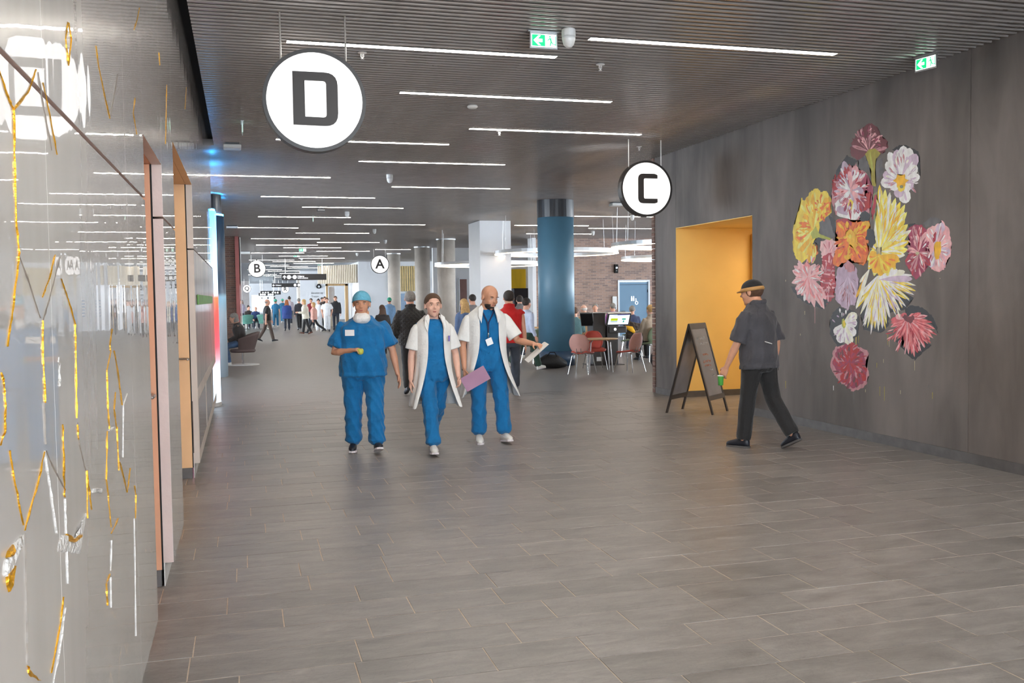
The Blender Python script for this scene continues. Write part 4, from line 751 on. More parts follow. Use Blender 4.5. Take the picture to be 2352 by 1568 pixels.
# ------------------------------------------------------------------ cafe back wall, toilet door
BY = 36.75
mb = MB(); dx0, dx1, dz1 = 14.93, 16.36, 2.31
mb.box(11.3, dx0, BY, BY + .3, 0, 4.05); mb.box(dx1, 24, BY, BY + .3, 0, 4.05); mb.box(dx0, dx1, BY, BY + .3, dz1, 4.05)
wall_back = tag(mb.build('wall_back', m_brick), kind='structure')
d = tag(empty('door_3', ((dx0 + dx1) / 2, BY, 0)), kind='structure'); w = (dx1 - dx0) / 2
mb = MB(); mb.box(-w, -w + .07, -.03, .1, 0, dz1); mb.box(w - .07, w, -.03, .1, 0, dz1); mb.box(-w + .07, w - .07, -.03, .1, dz1 - .07, dz1); mb.build('door_frame', m_frame, d)
mb = MB(); mb.box(-w + .075, w - .075, .02, .07, .01, dz1 - .2); mb.build('door_leaf', m_doorblue, d); mb = MB(); mb.box(-w + .075, w - .075, .01, .07, dz1 - .185, dz1 - .075); mb.build('transom', m_doorblue, d); mb = MB(); mb.box(-w + .075, w - .075, .04, .07, dz1 - .2, dz1 - .185); mb.build('shadow_gap', m_black, d)
mb = MB(); mb.tube([(-w + .16, .02, 1.02), (-w + .16, -.05, 1.02), (-w + .30, -.05, 1.02)], .014, 8); mb.build('door_handle', m_chrome, d)
for zz in (.4, 1.1, 1.85): mb = MB(); mb.tube([(w - .085, .01, zz - .06), (w - .085, .01, zz + .06)], .016, 8); mb.build('hinge', m_black, d)
mb = MB()   # white pictogram of two people and a wheelchair
for cx in (-.09, .0): disc_y(mb, cx, 1.62, .028, .02, 10); mb.box(cx - .03, cx + .03, .014, .02, 1.44, 1.585)
disc_y(mb, .13, 1.36, .075, .02, 18); disc_y(mb, .10, 1.53, .024, .02, 10); mb.box(.085, .125, .014, .02, 1.40, 1.50); mb.build('pictogram', m_print, d); mb = MB(); disc_y(mb, .13, 1.36, .045, .014, 16); mb.build('wheel_hole', m_doorblue, d)
q = ony(1410, 700, BY); t = thing('wall_dispenser', 'narrow white dispenser on the brick wall left of the blue door', 'dispenser', (q.x, BY - .1, 1.1)); mb = MB(); rbox(mb, -.1, .1, 0, .09, 0, .55, .02); mb.build('case', m_offwhite, t); mb = MB(); mb.box(-.05, .05, -.004, .0, .03, .09); mb.build('outlet', m_darkcap, t)
q = ony(1414, 617, BY); t = thing('wall_speaker', 'small black speaker box on the brick wall above the blue door', 'speaker', (q.x, BY - .1, q.z - .18)); mb = MB(); rbox(mb, -.08, .08, 0, .095, 0, .36, .01); mb.build('case', m_black, t); mb = MB(); mb.lathe([(.05, 0), (.045, .02), (.01, .025)], 14, (0, 0, 0)); o = mb.build('cone', m_alu, t); o.rotation_euler = (math.pi / 2, 0, 0); o.location = (0, .002, .22); mb = MB(); mb.lathe([(.03, 0), (.01, .02)], 12); o = mb.build('tweeter', m_alu, t); o.rotation_euler = (math.pi / 2, 0, 0); o.location = (0, .002, .1)  # a speaker with cone and tweeter, gives no light
mb = MB(); mb.box(11.15, 11.3, 36.4, 37.05, 0, 4.02); tag(mb.build('trim_1', m_white), kind='structure')
mb = MB(); mb.box(8.6, 11.2, 44, 44.2, 0, 4.02); mb.box(11.0, 13.5, 42.2, 42.4, 0, 4.02); w_ = tag(mb.build('wall_cafe_side', m_white), kind='structure')
a = ony(1172, 618, 42.15); b_ = ony(1208, 672, 42.15); t = thing('yellow_panel', 'tall bright yellow wall panel behind the red vest', 'panel', ((a.x + b_.x) / 2, 42.14, b_.z)); mb = MB(); mb.box(a.x - (a.x + b_.x) / 2, b_.x - (a.x + b_.x) / 2, 0, .05, 0, a.z - b_.z); mb.build('board', mat('yellow_panel', (240, 194, 30), .5, var=.15, vscale=1.5, stretch=(3, 3, .3)), t); mb = MB(); mb.box(a.x - (a.x + b_.x) / 2, b_.x - (a.x + b_.x) / 2 + .3, -.01, 0, -.02, 0); mb.build('bottom_rail', m_alu, t)
a = ony(1056, 641, 43.9); b_ = ony(1074, 760, 43.9); t = thing('brown_door', 'brown door beside the white pillar', 'door', ((a.x + b_.x) / 2, 43.9, 0)); hw = (b_.x - a.x) / 2; mb = MB(); mb.box(-hw, hw, .02, .08, 0, a.z); mb.build('leaf', mat('brown_door', (132, 96, 88), .5, var=.05), t); mb = MB(); mb.box(-hw - .06, -hw, 0, .09, 0, a.z + .06); mb.box(-hw, hw, 0, .09, a.z, a.z + .06); mb.build('frame', m_frame, t)
a = ony(1178, 670, 40); t = thing('coffee_machine', 'dark machine with a red lamp under the yellow panel', 'machine', (a.x + .42, 40.2, 0)); mb = MB(); rbox(mb, -.42, .42, -.3, .3, .9, 2.05, .03); mb.build('case', m_darkcap, t); mb = MB(); rbox(mb, -.5, .5, -.35, .35, 0, .9, .02); mb.build('stand', m_darkcap, t); mb = MB(); disc_y(mb, .12, 1.5, .03, -.3, 10); mb.build('lamp', mat('red_lamp', (230, 60, 50), .4, var=0, emit=(255, 60, 50), es=2), t)
a = ony(1030, 650, 44); t = thing('art_banner', 'pale wall print with a black line drawing beside the concrete column', 'poster', (a.x + .02, 43.95, .9)); mb = MB(); mb.box(-.35, .35, 0, .03, 0, 1.7); mb.build('sheet', mat('banner_print', (206, 208, 222), .5, var=.2, vscale=5), t)
mb = MB(); random.seed(3)
for k in range(5):
    P = [(.2 * math.sin(k * 2 + j * 1.3), -.006, .25 + j * .14 + .05 * math.cos(k * 3 + j)) for j in range(8)]; mb.tube(P, .012, 5)
mb.build('line_drawing', m_black, t)
# ------------------------------------------------------------------ far hall
mb = MB(); mb.box(7.05, 9.0, 60.5, 66, 0, 4.02); a0 = ony(874, 700, 58); mb.box(5.75 * 1.0, 5.76, 70, 70.1, 0, .1); w_ = tag(mb.build('wall_white_block', m_white), kind='structure')
wl = 62.0
def wood_wall(x0, x1, y0, y1, z0, z1, nsl, nm, lab, m_):
    t = thing(nm, lab, 'wall cladding', ((x0 + x1) / 2, (y0 + y1) / 2, 0)); c = t.location; n = Vector((y1 - y0, -(x1 - x0), 0)).normalized()
    mb = MB(); mb.slab([(x0 - c.x, y0 - c.y, z0), (x1 - c.x, y1 - c.y, z0), (x1 - c.x, y1 - c.y, z1), (x0 - c.x, y0 - c.y, z1)], (-n.x, -n.y, 0), .06); mb.build('backing', m_white if m_ is m_woodslat else m_conc, t)
    W_ = Vector((x1 - x0, y1 - y0, 0)) / nsl
    mb = MB(); ax = W_ * .3; mb.obox((0, 0, (z0 + z1) / 2), ax, n * .03, (0, 0, (z1 - z0) / 2)); me = mb.mesh('wood_slat', m_)
    for k in range(nsl):
        o = bpy.data.objects.new('wood_slat', me); COL.objects.link(o); o.parent = t; p_ = Vector((x0, y0, 0)) + W_ * (k + .5); o.location = (p_.x - c.x + n.x * .03, p_.y - c.y + n.y * .03, 0)
    return t
wood_wall(8.9, 11.2, 60.4, 60.4, 2.12, 3.72, 16, 'slatted_screen', 'golden oak slat screen between the concrete columns', m_woodslat)
mb = MB(); mb.box(8.9, 12.5, 60.5, 60.65, 0, 4.02); tag(mb.build('wall_far_right', m_white), kind='structure')
a = ony(912, 670, 60); b_ = ony(942, 770, 60); t = thing('glazed_door', 'blue-grey glazed door with white frame under the oak slats', 'door', ((a.x + b_.x) / 2, 60.3, 0)); hw = (b_.x - a.x) / 2; mb = MB(); mb.box(-hw, hw, .02, .06, 0.02, 1.98); mb.build('pane', mat('tinted_glass', (150, 172, 196), .15, var=.05), t); mb = MB(); mb.box(-hw - .1, -hw, 0, .09, 0, 2.1); mb.box(hw, hw + .1, 0, .09, 0, 2.1); mb.box(-hw, hw, 0, .09, 1.98, 2.1); mb.build('frame', m_frame, t)
wood_wall(4.8, 6.98, 64.0, 60.7, 2.7, 3.86, 22, 'timber_cladding', 'pale timber slat cladding left of the white block', m_woodpale)
a = ony(746, 700, 63); t = thing('timber_portal', 'timber-framed opening under the pale cladding', 'doorway', (6.1, 65.2, 0)); mb = MB(); mb.box(-.72, -.60, -.2, .3, 0, 2.7); mb.build('jamb', m_wood, t); mb = MB(); mb.box(.55, .75, -.2, .3, 0, 2.7); mb.build('jamb', m_wood, t); mb = MB(); mb.box(-.72, .75, -.2, .3, 2.58, 2.72); mb.build('lintel', m_wood, t); mb = MB(); mb.box(-.5, -.1, .4, .5, 0, 2.5); mb.build('inner_panel', m_white, t)
t = thing('reception_desk', 'pale wooden desk behind the person in white scrubs', 'desk', (5.0, 60.2, 0)); mb = MB(); rbox(mb, -.75, .75, -.3, .3, 0, .98, .02); mb.build('front', m_woodpale, t); mb = MB(); rbox(mb, -.8, .8, -.36, .36, .98, 1.02, .01); mb.build('worktop', m_wood, t)
a = ony(806, 690, 60.4); t = thing('notice_board', 'white notice panel with blue print on the white wall block in the far hall', 'board', (7.5, 60.44, .7)); mb = MB(); mb.box(-.35, .35, 0, .04, 0, 1.3); mb.build('sheet', m_white, t); mb = MB()
for k in range(6): mb.box(-.28, .05 + .2 * random.random(), -.003, 0, .15 + k * .18, .2 + k * .18)
mb.build('print_lines', mat('print_blue', (120, 160, 200), .5, var=0), t)
# end of the hall: side walls and a glazed end wall
mb = MB(); mb.box(-3.5, .75, 122, 122.3, 0, 4.02); tag(mb.build('wall_end_left', mat('greige_wall', (168, 160, 156), .6, var=.05)), kind='structure')
mb = MB(); mb.box(.75, 12, 140, 140.3, 2.35, 4.02); mb.box(4.2, 12, 140, 140.3, 0, 2.35); mb.box(.75, 1.1, 140, 140.3, 0, 2.35); w_ = tag(mb.build('wall_end', m_white), kind='structure')
win = tag(empty('window_1', (2.65, 140.1, 0)), kind='structure'); mb = MB(); mb.box(-1.55, 1.55, -.02, .0, 0.02, 2.33); mb.build('pane', m_glass, win)
for x in (-1.55, -.52, .52, 1.5): mb = MB(); mb.box(x, x + .06, -.05, .05, 0, 2.35); mb.build('mullion', m_alu, win)
win = tag(empty('window_2', (6.2, 96, 0)), kind='structure')
mb = MB(); mb.box(5.1, 5.6, 95, 96, 0, 4.02); mb.box(6.6, 8.5, 90, 96, 0, 4.02); tag(mb.build('wall_far_piers', m_white), kind='structure')
mb = MB(); mb.box(-.6, .4, -.02, 0, .02, 4.0); mb.build('pane', mat('tinted_glass', (150, 172, 196), .15), win); mb = MB(); mb.box(-.6, .4, -.06, .04, 2.1, 2.25); mb.build('transom', m_frame, win)
t = column('concrete_column', 'slim far concrete column behind the black direction signs', 5.35, 92, .4, [('shaft', 0, 3.98, m_conc, 0), ('head_ring', 3.98, 4.02, m_alu, .02)], 20)
a = ony(732, 668, 80); t = thing('wall_marking', 'black droplet symbol and lettering on the far white wall', 'wall sign', (a.x, 79.7, 1.9)); mb = MB(); P = [(0, .42), (.16, .2), (.22, .08), (.16, -.06), (0, -.1), (-.16, -.06), (-.22, .08), (-.16, .2)]; mb.slab([(x, 0, z + .75) for x, z in P], (0, -1, 0), .01); mb.build('droplet', m_black, t); mb = MB(); disc_y(mb, 0, .82, .09, -.011, 12); mb.build('droplet_hole', m_white, t); text_obj('Elevator og', .2, (-.62, -.005, .3), m_black, t); text_obj('Trappe', .2, (-.62, -.005, .02), m_black, t)
mb = MB(); mb.box(a.x - 1.5, a.x + 2.5, 79.8, 80, 0, 4.02); tag(mb.build('wall_far_white', m_white), kind='structure')

# ------------------------------------------------------------------ ring lamps in the cafe
m_ringled = mat('ring_led', (255, 240, 220), .4, var=0, emit=(255, 226, 190), es=RING_E); m_ringcase = mat('ring_case', (196, 198, 200), .35, metal=.4, var=.03)
def ring_lamp(x, y, z, R, label, h=.12):
    t = thing('ring_lamp', label, 'pendant lamp', (x, y, z)); n = 64; w = .05
    def rg(r, zz): return [(r * math.cos(2 * math.pi * k / n), r * math.sin(2 * math.pi * k / n), zz) for k in range(n)]
    mb = MB(); mb.loft([rg(R - w, .012), rg(R - w, h), rg(R, h), rg(R, .012), rg(R - w, .012)], cap=False); mb.build('ring_body', m_ringcase, t)
    mb = MB(); mb.loft([rg(R - w - .004, .02), rg(R - w - .004, 0), rg(R + .004, 0), rg(R + .004, .02)], cap=False); mb.build('light_band', m_ringled, t)
    for k in range(6):
        a = k * math.pi / 3 + .3; mb = MB(); mb.tube([((R - w / 2) * math.cos(a), (R - w / 2) * math.sin(a), h), ((R - w / 2) * math.cos(a) * .98, (R - w / 2) * math.sin(a) * .98, CEIL - z + .02)], .004, 5); mb.build('suspension_wire', m_steel, t); mb = MB(); mb.lathe([(.014, h), (.014, h + .05)], 8, ((R - w / 2) * math.cos(a), (R - w / 2) * math.sin(a), 0)); mb.build('wire_socket', m_offwhite, t)
ring_lamp(9.02, 27.0, 2.93, 1.84, 'large glowing ring lamp passing behind the blue column')
ring_lamp(8.45, 33.0, 2.80, 1.9, 'glowing ring lamp passing behind the white pillar'); ring_lamp(10.9, 22.6, 2.92, 1.75, 'large glowing ring lamp cut off by the dark wall corner'); ring_lamp(13.6, 28.5, 2.82, 1.75, 'lower glowing ring lamp cut off by the dark wall corner')

# ------------------------------------------------------------------ cafe furniture
def shell_chair(name, label, loc, rz, cs, cb, group=None, legm=None):
    """seat faces local +Y; curved back shell behind"""
    t = thing(name, label, 'chair', loc, rz, group)
    ms = mat('shell_' + cs[0], cs[1], .6, var=.06, bump=.1, bscale=200); mbk = mat('shell_' + cb[0], cb[1], .6, var=.06, bump=.1, bscale=200)
    def grid(fn, nu, nv, th, m2, nm):
        mb = MB(); R0 = [[Vector(fn(i / nu * 2 - 1, j / nv)) for i in range(nu + 1)] for j in range(nv + 1)]
        o = len(mb.v)
        for row in R0:
            for p_ in row: mb.v.append(tuple(p_))
        for j in range(nv):
            for i in range(nu): mb.f.append((j * (nu + 1) + i, j * (nu + 1) + i + 1, (j + 1) * (nu + 1) + i + 1, (j + 1) * (nu + 1) + i)); mb.m.append(0)
        ob = mb.build(nm, m2, t, True); md = ob.modifiers.new('s', 'SOLIDIFY'); md.thickness = th; md.offset = 0; md.material_offset = 1 if len(m2) > 1 else 0; return ob
    def seat(a, b_):
        wv = .235 * (1 - .25 * (2 * b_ - 1) ** 4) * math.sqrt(max(.05, 1 - .35 * abs(2 * b_ - 1) ** 3)); return (a * wv, -.2 + b_ * .44, .455 + .035 * abs(a) ** 2 * (1 - b_) - .03 * max(0, b_ - .8) * 5 - .012 * math.sin(b_ * 3.14))
    def back(a, b_):
        wv = .225 * (math.sin(math.pi * (.12 + .80 * b_))) ** .45; return (a * wv, -.215 - .09 * b_ + .075 * a * a, .475 + b_ * .40 - .02 * a * a * b_)
    grid(seat, 10, 10, .03, [ms, mbk], 'seat_shell'); grid(back, 10, 10, .028, [mbk, ms], 'back_shell')
    lm = legm or m_chrome
    for sx in (-1, 1):
        mb = MB(); mb.tube([(sx * .10, .12, .44), (sx * .17, .17, .40), (sx * .235, .235, .0)], [.011, .011, .009], 8); mb.build('leg', lm, t); mb = MB(); mb.tube([(sx * .10, -.12, .44), (sx * .17, -.19, .40), (sx * .235, -.28, .0)], [.011, .011, .009], 8); mb.build('leg', lm, t)
    mb = MB(); mb.box(-.12, .12, -.15, .14, .432, .445); mb.build('seat_bracket', lm, t); mb = MB(); mb.tube([(-.05, -.16, .44), (-.05, -.215, .47), (-.05, -.235, .56)], .012, 6); mb.tube([(.05, -.16, .44), (.05, -.215, .47), (.05, -.235, .56)], .012, 6); mb.build('back_bracket', lm, t)
    return t
PINK = ('dusty_pink', (186, 138, 128)); RED = ('brick_red', (176, 66, 50)); GRN = ('sage_green', (126, 140, 112)); BLU = ('denim_blue', (70, 96, 146))
tc = fl(1376, 777, .74); TX, TY = tc.x, tc.y
shell_chair('cafe_chair', 'pink shell chair left of the small round table, seen from behind', (TX - .52, TY - .34, 0), math.radians(-40), RED, PINK)
shell_chair('cafe_chair', 'pink shell chair right of the small round table, seen from behind', (TX + .56, TY - .36, 0), math.radians(30), RED, PINK)
shell_chair('cafe_chair', 'brick red shell chair facing us across the small round table', (TX + .18, TY + .72, 0), math.radians(172), RED, RED)
t = thing('cafe_table', 'small round oak table with splayed steel legs', 'table', (TX, TY, 0)); mb = MB(); mb.lathe([(.02, .712), (.40, .715), (.425, .728), (.425, .738), (.41, .742), (.02, .742)], 40); mb.build('table_top', m_wood, t)
for k in range(4):
    a = k * math.pi / 2 + .55; mb = MB(); mb.tube([(.22 * math.cos(a), .22 * math.sin(a), .715), (.30 * math.cos(a), .30 * math.sin(a), .66), (.37 * math.cos(a), .37 * math.sin(a), 0)], .014, 8); mb.build('leg', m_steel, t)
for (u, v, rz, cc, lb) in [(1449, 818, 55, GRN, 'green shell chair with a dark coat over it, right of the kiosk'), (1496, 829, 8, GRN, 'green shell chair under the person in beige by the wall corner'), (1344, 795, -70, BLU, 'blue shell chair under the seated person in tan'), (1226, 833, 20, GRN, 'green shell chair just left of the blue column'), (1447, 800, 60, GRN, 'green shell chair half hidden behind the kiosk screen')]:
    q = fl(u, v); shell_chair('cafe_chair', lb, (q.x, q.y, 0), math.radians(rz), cc, cc)
def long_table(x0, x1, y0, y1, label):
    t = thing('cafe_long_table', label, 'table', ((x0 + x1) / 2, (y0 + y1) / 2, 0)); hx, hy = (x1 - x0) / 2, (y1 - y0) / 2; mb = MB(); rbox(mb, -hx, hx, -hy, hy, .71, .745, .008); mb.build('table_top', m_wood, t)
    for sx in (-1, 1):
        for sy in (-1, 1): mb = MB(); mb.box(sx * (hx - .06) - .02, sx * (hx - .06) + .02, sy * (hy - .06) - .02, sy * (hy - .06) + .02, 0, .71); mb.build('leg', m_darkcap, t)
q = fl(1465, 757, .74); q.y += 1.2; long_table(q.x - .4, q.x + 2.2, q.y, q.y + .8, 'oak cafe table in front of the blue door'); long_table(q.x + .2, q.x + 2.6, q.y - 2.6, q.y - 1.9, 'oak cafe table beside the seated person in beige')
q = fl(1330, 750, .74); long_table(q.x - 1.6, q.x + .5, q.y, q.y + .8, 'oak cafe table where the person in tan sits')
# self-service kiosk with two tilted screens
q = fl(1390, 838); KX, KY = q.x, q.y
m_kiosk = mat('kiosk_grey', (58, 54, 52), .45, var=.06); m_bezel = mat('bezel', (22, 22, 24), .3, var=0)
t = thing('order_kiosk', 'dark double self-service kiosk with tilted screens behind the pink chairs', 'kiosk', (KX, KY, 0))
mb = MB(); rbox(mb, -.30, .02, .0, .42, .02, 1.26, .01); mb.build('main_post', m_kiosk, t); mb = MB(); rbox(mb, .05, .33, -.05, .2, .02, 1.0, .01); mb.build('side_post', m_kiosk, t)
mb = MB(); mb.box(-.40, .10, -.08, .5, 0, .02); mb.build('foot_plate', m_kiosk, t); mb = MB(); mb.box(-.05, .45, -.15, .3, 0, .018); mb.build('foot_plate', m_kiosk, t)
def screen(cx, y, z, w, h, tilt, glow, yaw=0):
    R = Matrix.Rotation(yaw, 3, 'Z') @ Matrix.Rotation(-tilt, 3, 'X'); c = Vector((cx, y, z)); X = R @ Vector((1, 0, 0)); Y = R @ Vector((0, 1, 0)); Z = R @ Vector((0, 0, 1))
    mb = MB(); mb.obox(c, X * w / 2, Y * .025, Z * h / 2); hs_ = mb.build('screen_housing', m_alu, t); mb = MB(); mb.obox(c - Y * .026, X * (w / 2 - .012), Y * .002, Z * (h / 2 - .012)); mb.build('screen_bezel', m_bezel, hs_)
    if glow:
        mb = MB(); mb.obox(c - Y * .029, X * (w / 2 - .035), Y * .001, Z * (h / 2 - .03)); mb.build('screen_image', mat('screen_white', (230, 240, 250), .3, var=0, emit=(225, 238, 255), es=.9), hs_)
        for (dx, dz, sx, sz, k, cc) in [(-.12, .0, .09, .035, 'lime', (186, 206, 40)), (-.12, -.055, .09, .008, 'dteal', (40, 110, 110)), (.13, .01, .05, .02, 'teal', (60, 160, 140)), (.13, -.055, .02, .025, 'teal', (60, 160, 140)), (.02, .11, .2, .006, 'greyp', (150, 160, 190)), (.1, .135, .16, .012, 'plum', (90, 84, 130))]:
            mb = MB(); mb.obox(c - Y * .0305 + X * dx + Z * dz, X * sx, Y * .0008, Z * sz); mb.build('screen_graphic', mat('scr_' + k, cc, .3, var=0, emit=cc, es=.6), hs_)
screen(.30, -.14, 1.12, .60, .33, math.radians(-28), True); screen(-.42, .1, 1.12, .32, .34, math.radians(-22), False, math.radians(-35))
mb = MB(); rbox(mb, .08, .52, -.12, .1, .78, .94, .01); mb.build('printer_box', m_kiosk, t); mb = MB(); disc_y(mb, .22, .87, .035, -.121, 14); mb.build('round_reader', m_print, t); mb = MB(); mb.box(.30, .48, -.124, -.12, .90, .915); mb.build('receipt_slot', m_black, t)
mb = MB(); mb.box(-.40, .62, -.02, .3, 1.265, 1.285); mb.build('top_cover', m_alu, t); mb = MB(); mb.box(-.22, -.08, -.004, .0, .1, .2); mb.build('sticker', m_offwhite, t)
# coat over the chair by the kiosk
q = fl(1449, 818); t = thing('draped_coat', 'dark brown coat with yellow lining over the green chair', 'coat', (q.x - .05, q.y - .30, .42)); mb = MB(); n = 14; rows = []
for j in range(9):
    f = j / 8; rows.append([Vector(((.26 + .05 * f) * math.cos(2 * math.pi * k / n) * (1 + .1 * math.sin(5 * k)) + .1 * f, (.09 + .06 * f) * math.sin(2 * math.pi * k / n) * (1 + .12 * math.cos(3 * k + f * 4)), .52 - .46 * f - .05 * math.cos(2 * math.pi * k / n))) for k in range(n)])
mb.loft(rows); coat_obj = mb.build('coat_body', mat('brown_coat', (58, 46, 36), .8, var=.3, vscale=12, bump=.6, bscale=20), t, True)
mb = MB(); mb.tube([(-.28, -.1, .42), (-.12, -.13, .36), (.02, -.14, .22)], [.03, .075, .02], 10); mb.build('yellow_lining', mat('yellow_lining', (236, 176, 30), .7, var=.15), t, True)
q = fl(1506, 840); t = thing('black_bag', 'black backpack on the floor under the chair of the person in beige', 'bag', (q.x, q.y - .1, 0)); mb = MB(); mb.tube([(0, 0, .03), (0, 0, .12), (0, .01, .26), (0, .02, .36)], [.13, .17, .16, .09], 14, round_ends=True); mb.build('sack', mat('black_nylon', (30, 28, 28), .6, var=.2, bump=.4, bscale=25), t, True); mb = MB(); mb.tube([(-.06, .02, .38), (-.02, .02, .44), (.04, .02, .44), (.06, .02, .38)], .01, 6); mb.build('handle', m_black, t)
q = fl(1262, 846); t = thing('black_bag', 'black bags heaped at the foot of the blue column', 'bag', (q.x + .05, q.y + .05, 0)); mb = MB(); mb.tube([(-.32, 0, .12), (-.1, 0, .17), (.15, 0, .15), (.32, 0, .1)], [.09, .17, .16, .09], 12, round_ends=True); mb.build('duffel', MATS['black_nylon'], t, True); mb = MB(); mb.tube([(-.12, -.1, .28), (-.06, -.12, .38), (.06, -.12, .38), (.12, -.1, .28)], .012, 6); mb.build('handle', m_black, t)
# ------------------------------------------------------------------ A-frame chalkboard
m_board = mat('chalkboard', (128, 126, 130), .16, var=.12, vscale=3); m_bframe = mat('board_frame', (52, 46, 44), .35, var=.08); m_chw = mat('chalk_white', (206, 204, 200), .8, var=.1); m_cho = mat('chalk_orange', (214, 132, 96), .8, var=.1)  # writing board's grey is lightened: glare is put into its colour
f0 = Vector((6.29, 12.02, 0)); f1 = Vector((6.73, 12.38, 0)); b0 = Vector((5.80, 12.48, 0)); b1_ = Vector((6.24, 12.84, 0))
t = thing('chalkboard_stand', 'dark folding A-frame chalkboard in front of the yellow niche', 'sign board', ((f0 + b1_) / 2)); c = t.location.copy()
HB = 1.27; top0 = (f0 + b0) / 2 + Vector((0, 0, HB)); top1 = (f1 + b1_) / 2 + Vector((0, 0, HB))
def leaf(p0, p1, nm, front):
    X = (p1 - p0).normalized(); a0 = p0 - c; U = ((top0 - p0)); Ln = U.length; U = U / Ln; Nn = X.cross(U).normalized()
    if Nn.dot(p0 - (b0 + f1) / 2) < 0: Nn = -Nn
    wd = (p1 - p0).length; tk = .012
    def bar(x0, x1, u0, u1, m_, nm2, th=tk, off=0): mb = MB(); mb.obox(a0 + X * (x0 + x1) / 2 + U * (u0 + u1) / 2 + Nn * off, X * (x1 - x0) / 2, Nn * th, U * (u1 - u0) / 2); return mb.build(nm2, m_, t)
    bar(0, .038, 0, Ln, m_bframe, 'frame_leg'); bar(wd - .038, wd, 0, Ln, m_bframe, 'frame_leg'); bar(.038, wd - .038, Ln - .075, Ln, m_bframe, 'frame_rail'); bar(.038, wd - .038, .20, .27, m_bframe, 'frame_rail'); bd = bar(.038, wd - .038, .27, Ln - .075, m_board, 'writing_board', .005)
    if front:
        random.seed(11); O = a0 + Nn * .0055
        for (u, hh, m_, x0, x1) in [(1.10, .05, m_chw, .12, .45), (1.02, .035, m_chw, .15, .46), (.86, .035, m_cho, .2, .38), (.76, .04, m_cho, .16, .42), (.70, .035, m_cho, .17, .4), (.63, .03, m_chw, .3, .45), (.55, .03, m_chw, .33, .46)]:
            mb = MB(); x = x0
            while x < x1 - .02:
                P = [O + X * (x + random.uniform(0, .02)) + U * (u + random.uniform(-hh, hh) * .5) for _ in range(4)]; mb.tube(P, .0028, 4); x += .026
            mb.build('chalk_writing', m_, t)
leaf(f0, f1, 'front', True); leaf(b0, b1_, 'back', False)
mb = MB(); mb.tube([top0 - c, top1 - c], .012, 8); mb.build('hinge_bar', m_bframe, t)
# small green sign on the ribbed wall
t = thing('green_strip_sign', 'small bright green strip on the ribbed glossy wall', 'sign', (XL + .004, 12.2, 1.66)); mb = MB(); rbox(mb, 0, .012, -2.3, 2.2, 0, .10, .003); mb.build('plate', mat('leaf_green', (112, 168, 84), .5, var=.25, vscale=4), t); mb = MB(); mb.box(-.003, 0, -2.2, 2.1, .03, .07); mb.build('mount', m_alu, t)
# lounge chairs at the far left
def lounge(name, label, loc, rz, rgb, mn, base='star'):
    t = thing(name, label, 'lounge chair', loc, rz); ms = mat(mn, rgb, .6, var=.08); mb = MB(); rows = []
    for j in range(9):
        f = j / 8; row = []
        for i in range(13):
            a = (i / 12 * 2 - 1) * 2.0; r = .30 + .12 * f; z = .36 + f * .5 * (.35 + .65 * max(0, math.cos(a * .55))) ; row.append((r * math.sin(a), -r * math.cos(a) * .95 - .05 * f, z))
        rows.append(row)
    mb.loft(rows, cap=False, closed=False); o = mb.build('tub_shell', ms, t, True); md = o.modifiers.new('s', 'SOLIDIFY'); md.thickness = .035
    mb = MB(); mb.lathe([(.05, .32), (.30, .33), (.33, .37), (.31, .41), (.05, .425)], 24); mb.build('seat_cushion', ms, t, True); mb = MB(); mb.tube([(0, 0, .02), (0, 0, .33)], .03, 10); mb.build('pedestal', m_chrome, t)
    mb = MB()
    if base == 'disc': mb.lathe([(.02, .022), (.40, .014), (.42, .0)], 30)
    else:
        for k in range(4): mb.tube([(0, 0, .05), (.3 * math.cos(k * 1.571 + .4), .3 * math.sin(k * 1.571 + .4), .012)], [.022, .012], 8)
    mb.build('base', m_chrome if base != 'disc' else m_offwhite, t); return t
# ------------------------------------------------------------------ people
JOBS = []      # (object, voxel, smooth iterations, fold amplitude)
def fabric(nm, rgb, var=.1, bump=.25, rough=.85): return mat('fabric_' + nm, rgb, rough, var=var, vscale=9, bump=bump, bscale=40, sheen=.15)
SK = {'a': mat('skin_a', (214, 158, 132), .5, var=.06, vscale=14), 'b': mat('skin_b', (206, 150, 120), .5, var=.06, vscale=14), 'c': mat('skin_c', (226, 178, 156), .5, var=.06, vscale=14)}
HR = {'brown': mat('hair_brown', (92, 64, 44), .6, var=.3, vscale=40, bump=.6, bscale=90, stretch=(4, 4, .6)), 'dark': mat('hair_dark', (46, 36, 30), .6, var=.3, vscale=40, bump=.6, bscale=90), 'grey': mat('hair_grey', (138, 132, 126), .7, var=.25, vscale=40, bump=.5, bscale=90), 'blond': mat('hair_blond', (196, 156, 100), .6, var=.25, vscale=40, bump=.5, bscale=90), 'red': mat('hair_red', (158, 88, 44), .6, var=.25, vscale=40, bump=.5, bscale=90), 'white': mat('hair_white', (216, 212, 206), .7, var=.15, vscale=40, bump=.5, bscale=90)}
m_lip = mat('lips', (176, 100, 92), .5, var=.05); m_eyew = mat('eye_white', (230, 226, 222), .2, var=0); m_iris = mat('iris', (52, 44, 40), .2, var=0)
def Vn(x, y, z): return Vector((x, y, z)).normalized()
def rot_head(yaw, pitch, roll=0): return Matrix.Rotation(yaw, 3, 'Z') @ Matrix.Rotation(-pitch, 3, 'X') @ Matrix.Rotation(roll, 3, 'Y')
TORSO = [(.47, .06, .044), (.485, .078, .052), (.50, .088, .058), (.535, .09, .06), (.58, .086, .058), (.62, .083, .057), (.68, .088, .061), (.73, .096, .066), (.765, .098, .063), (.783, .092, .056), (.80, .078, .05), (.816, .056, .044), (.835, .040, .040), (.875, .036, .038)]
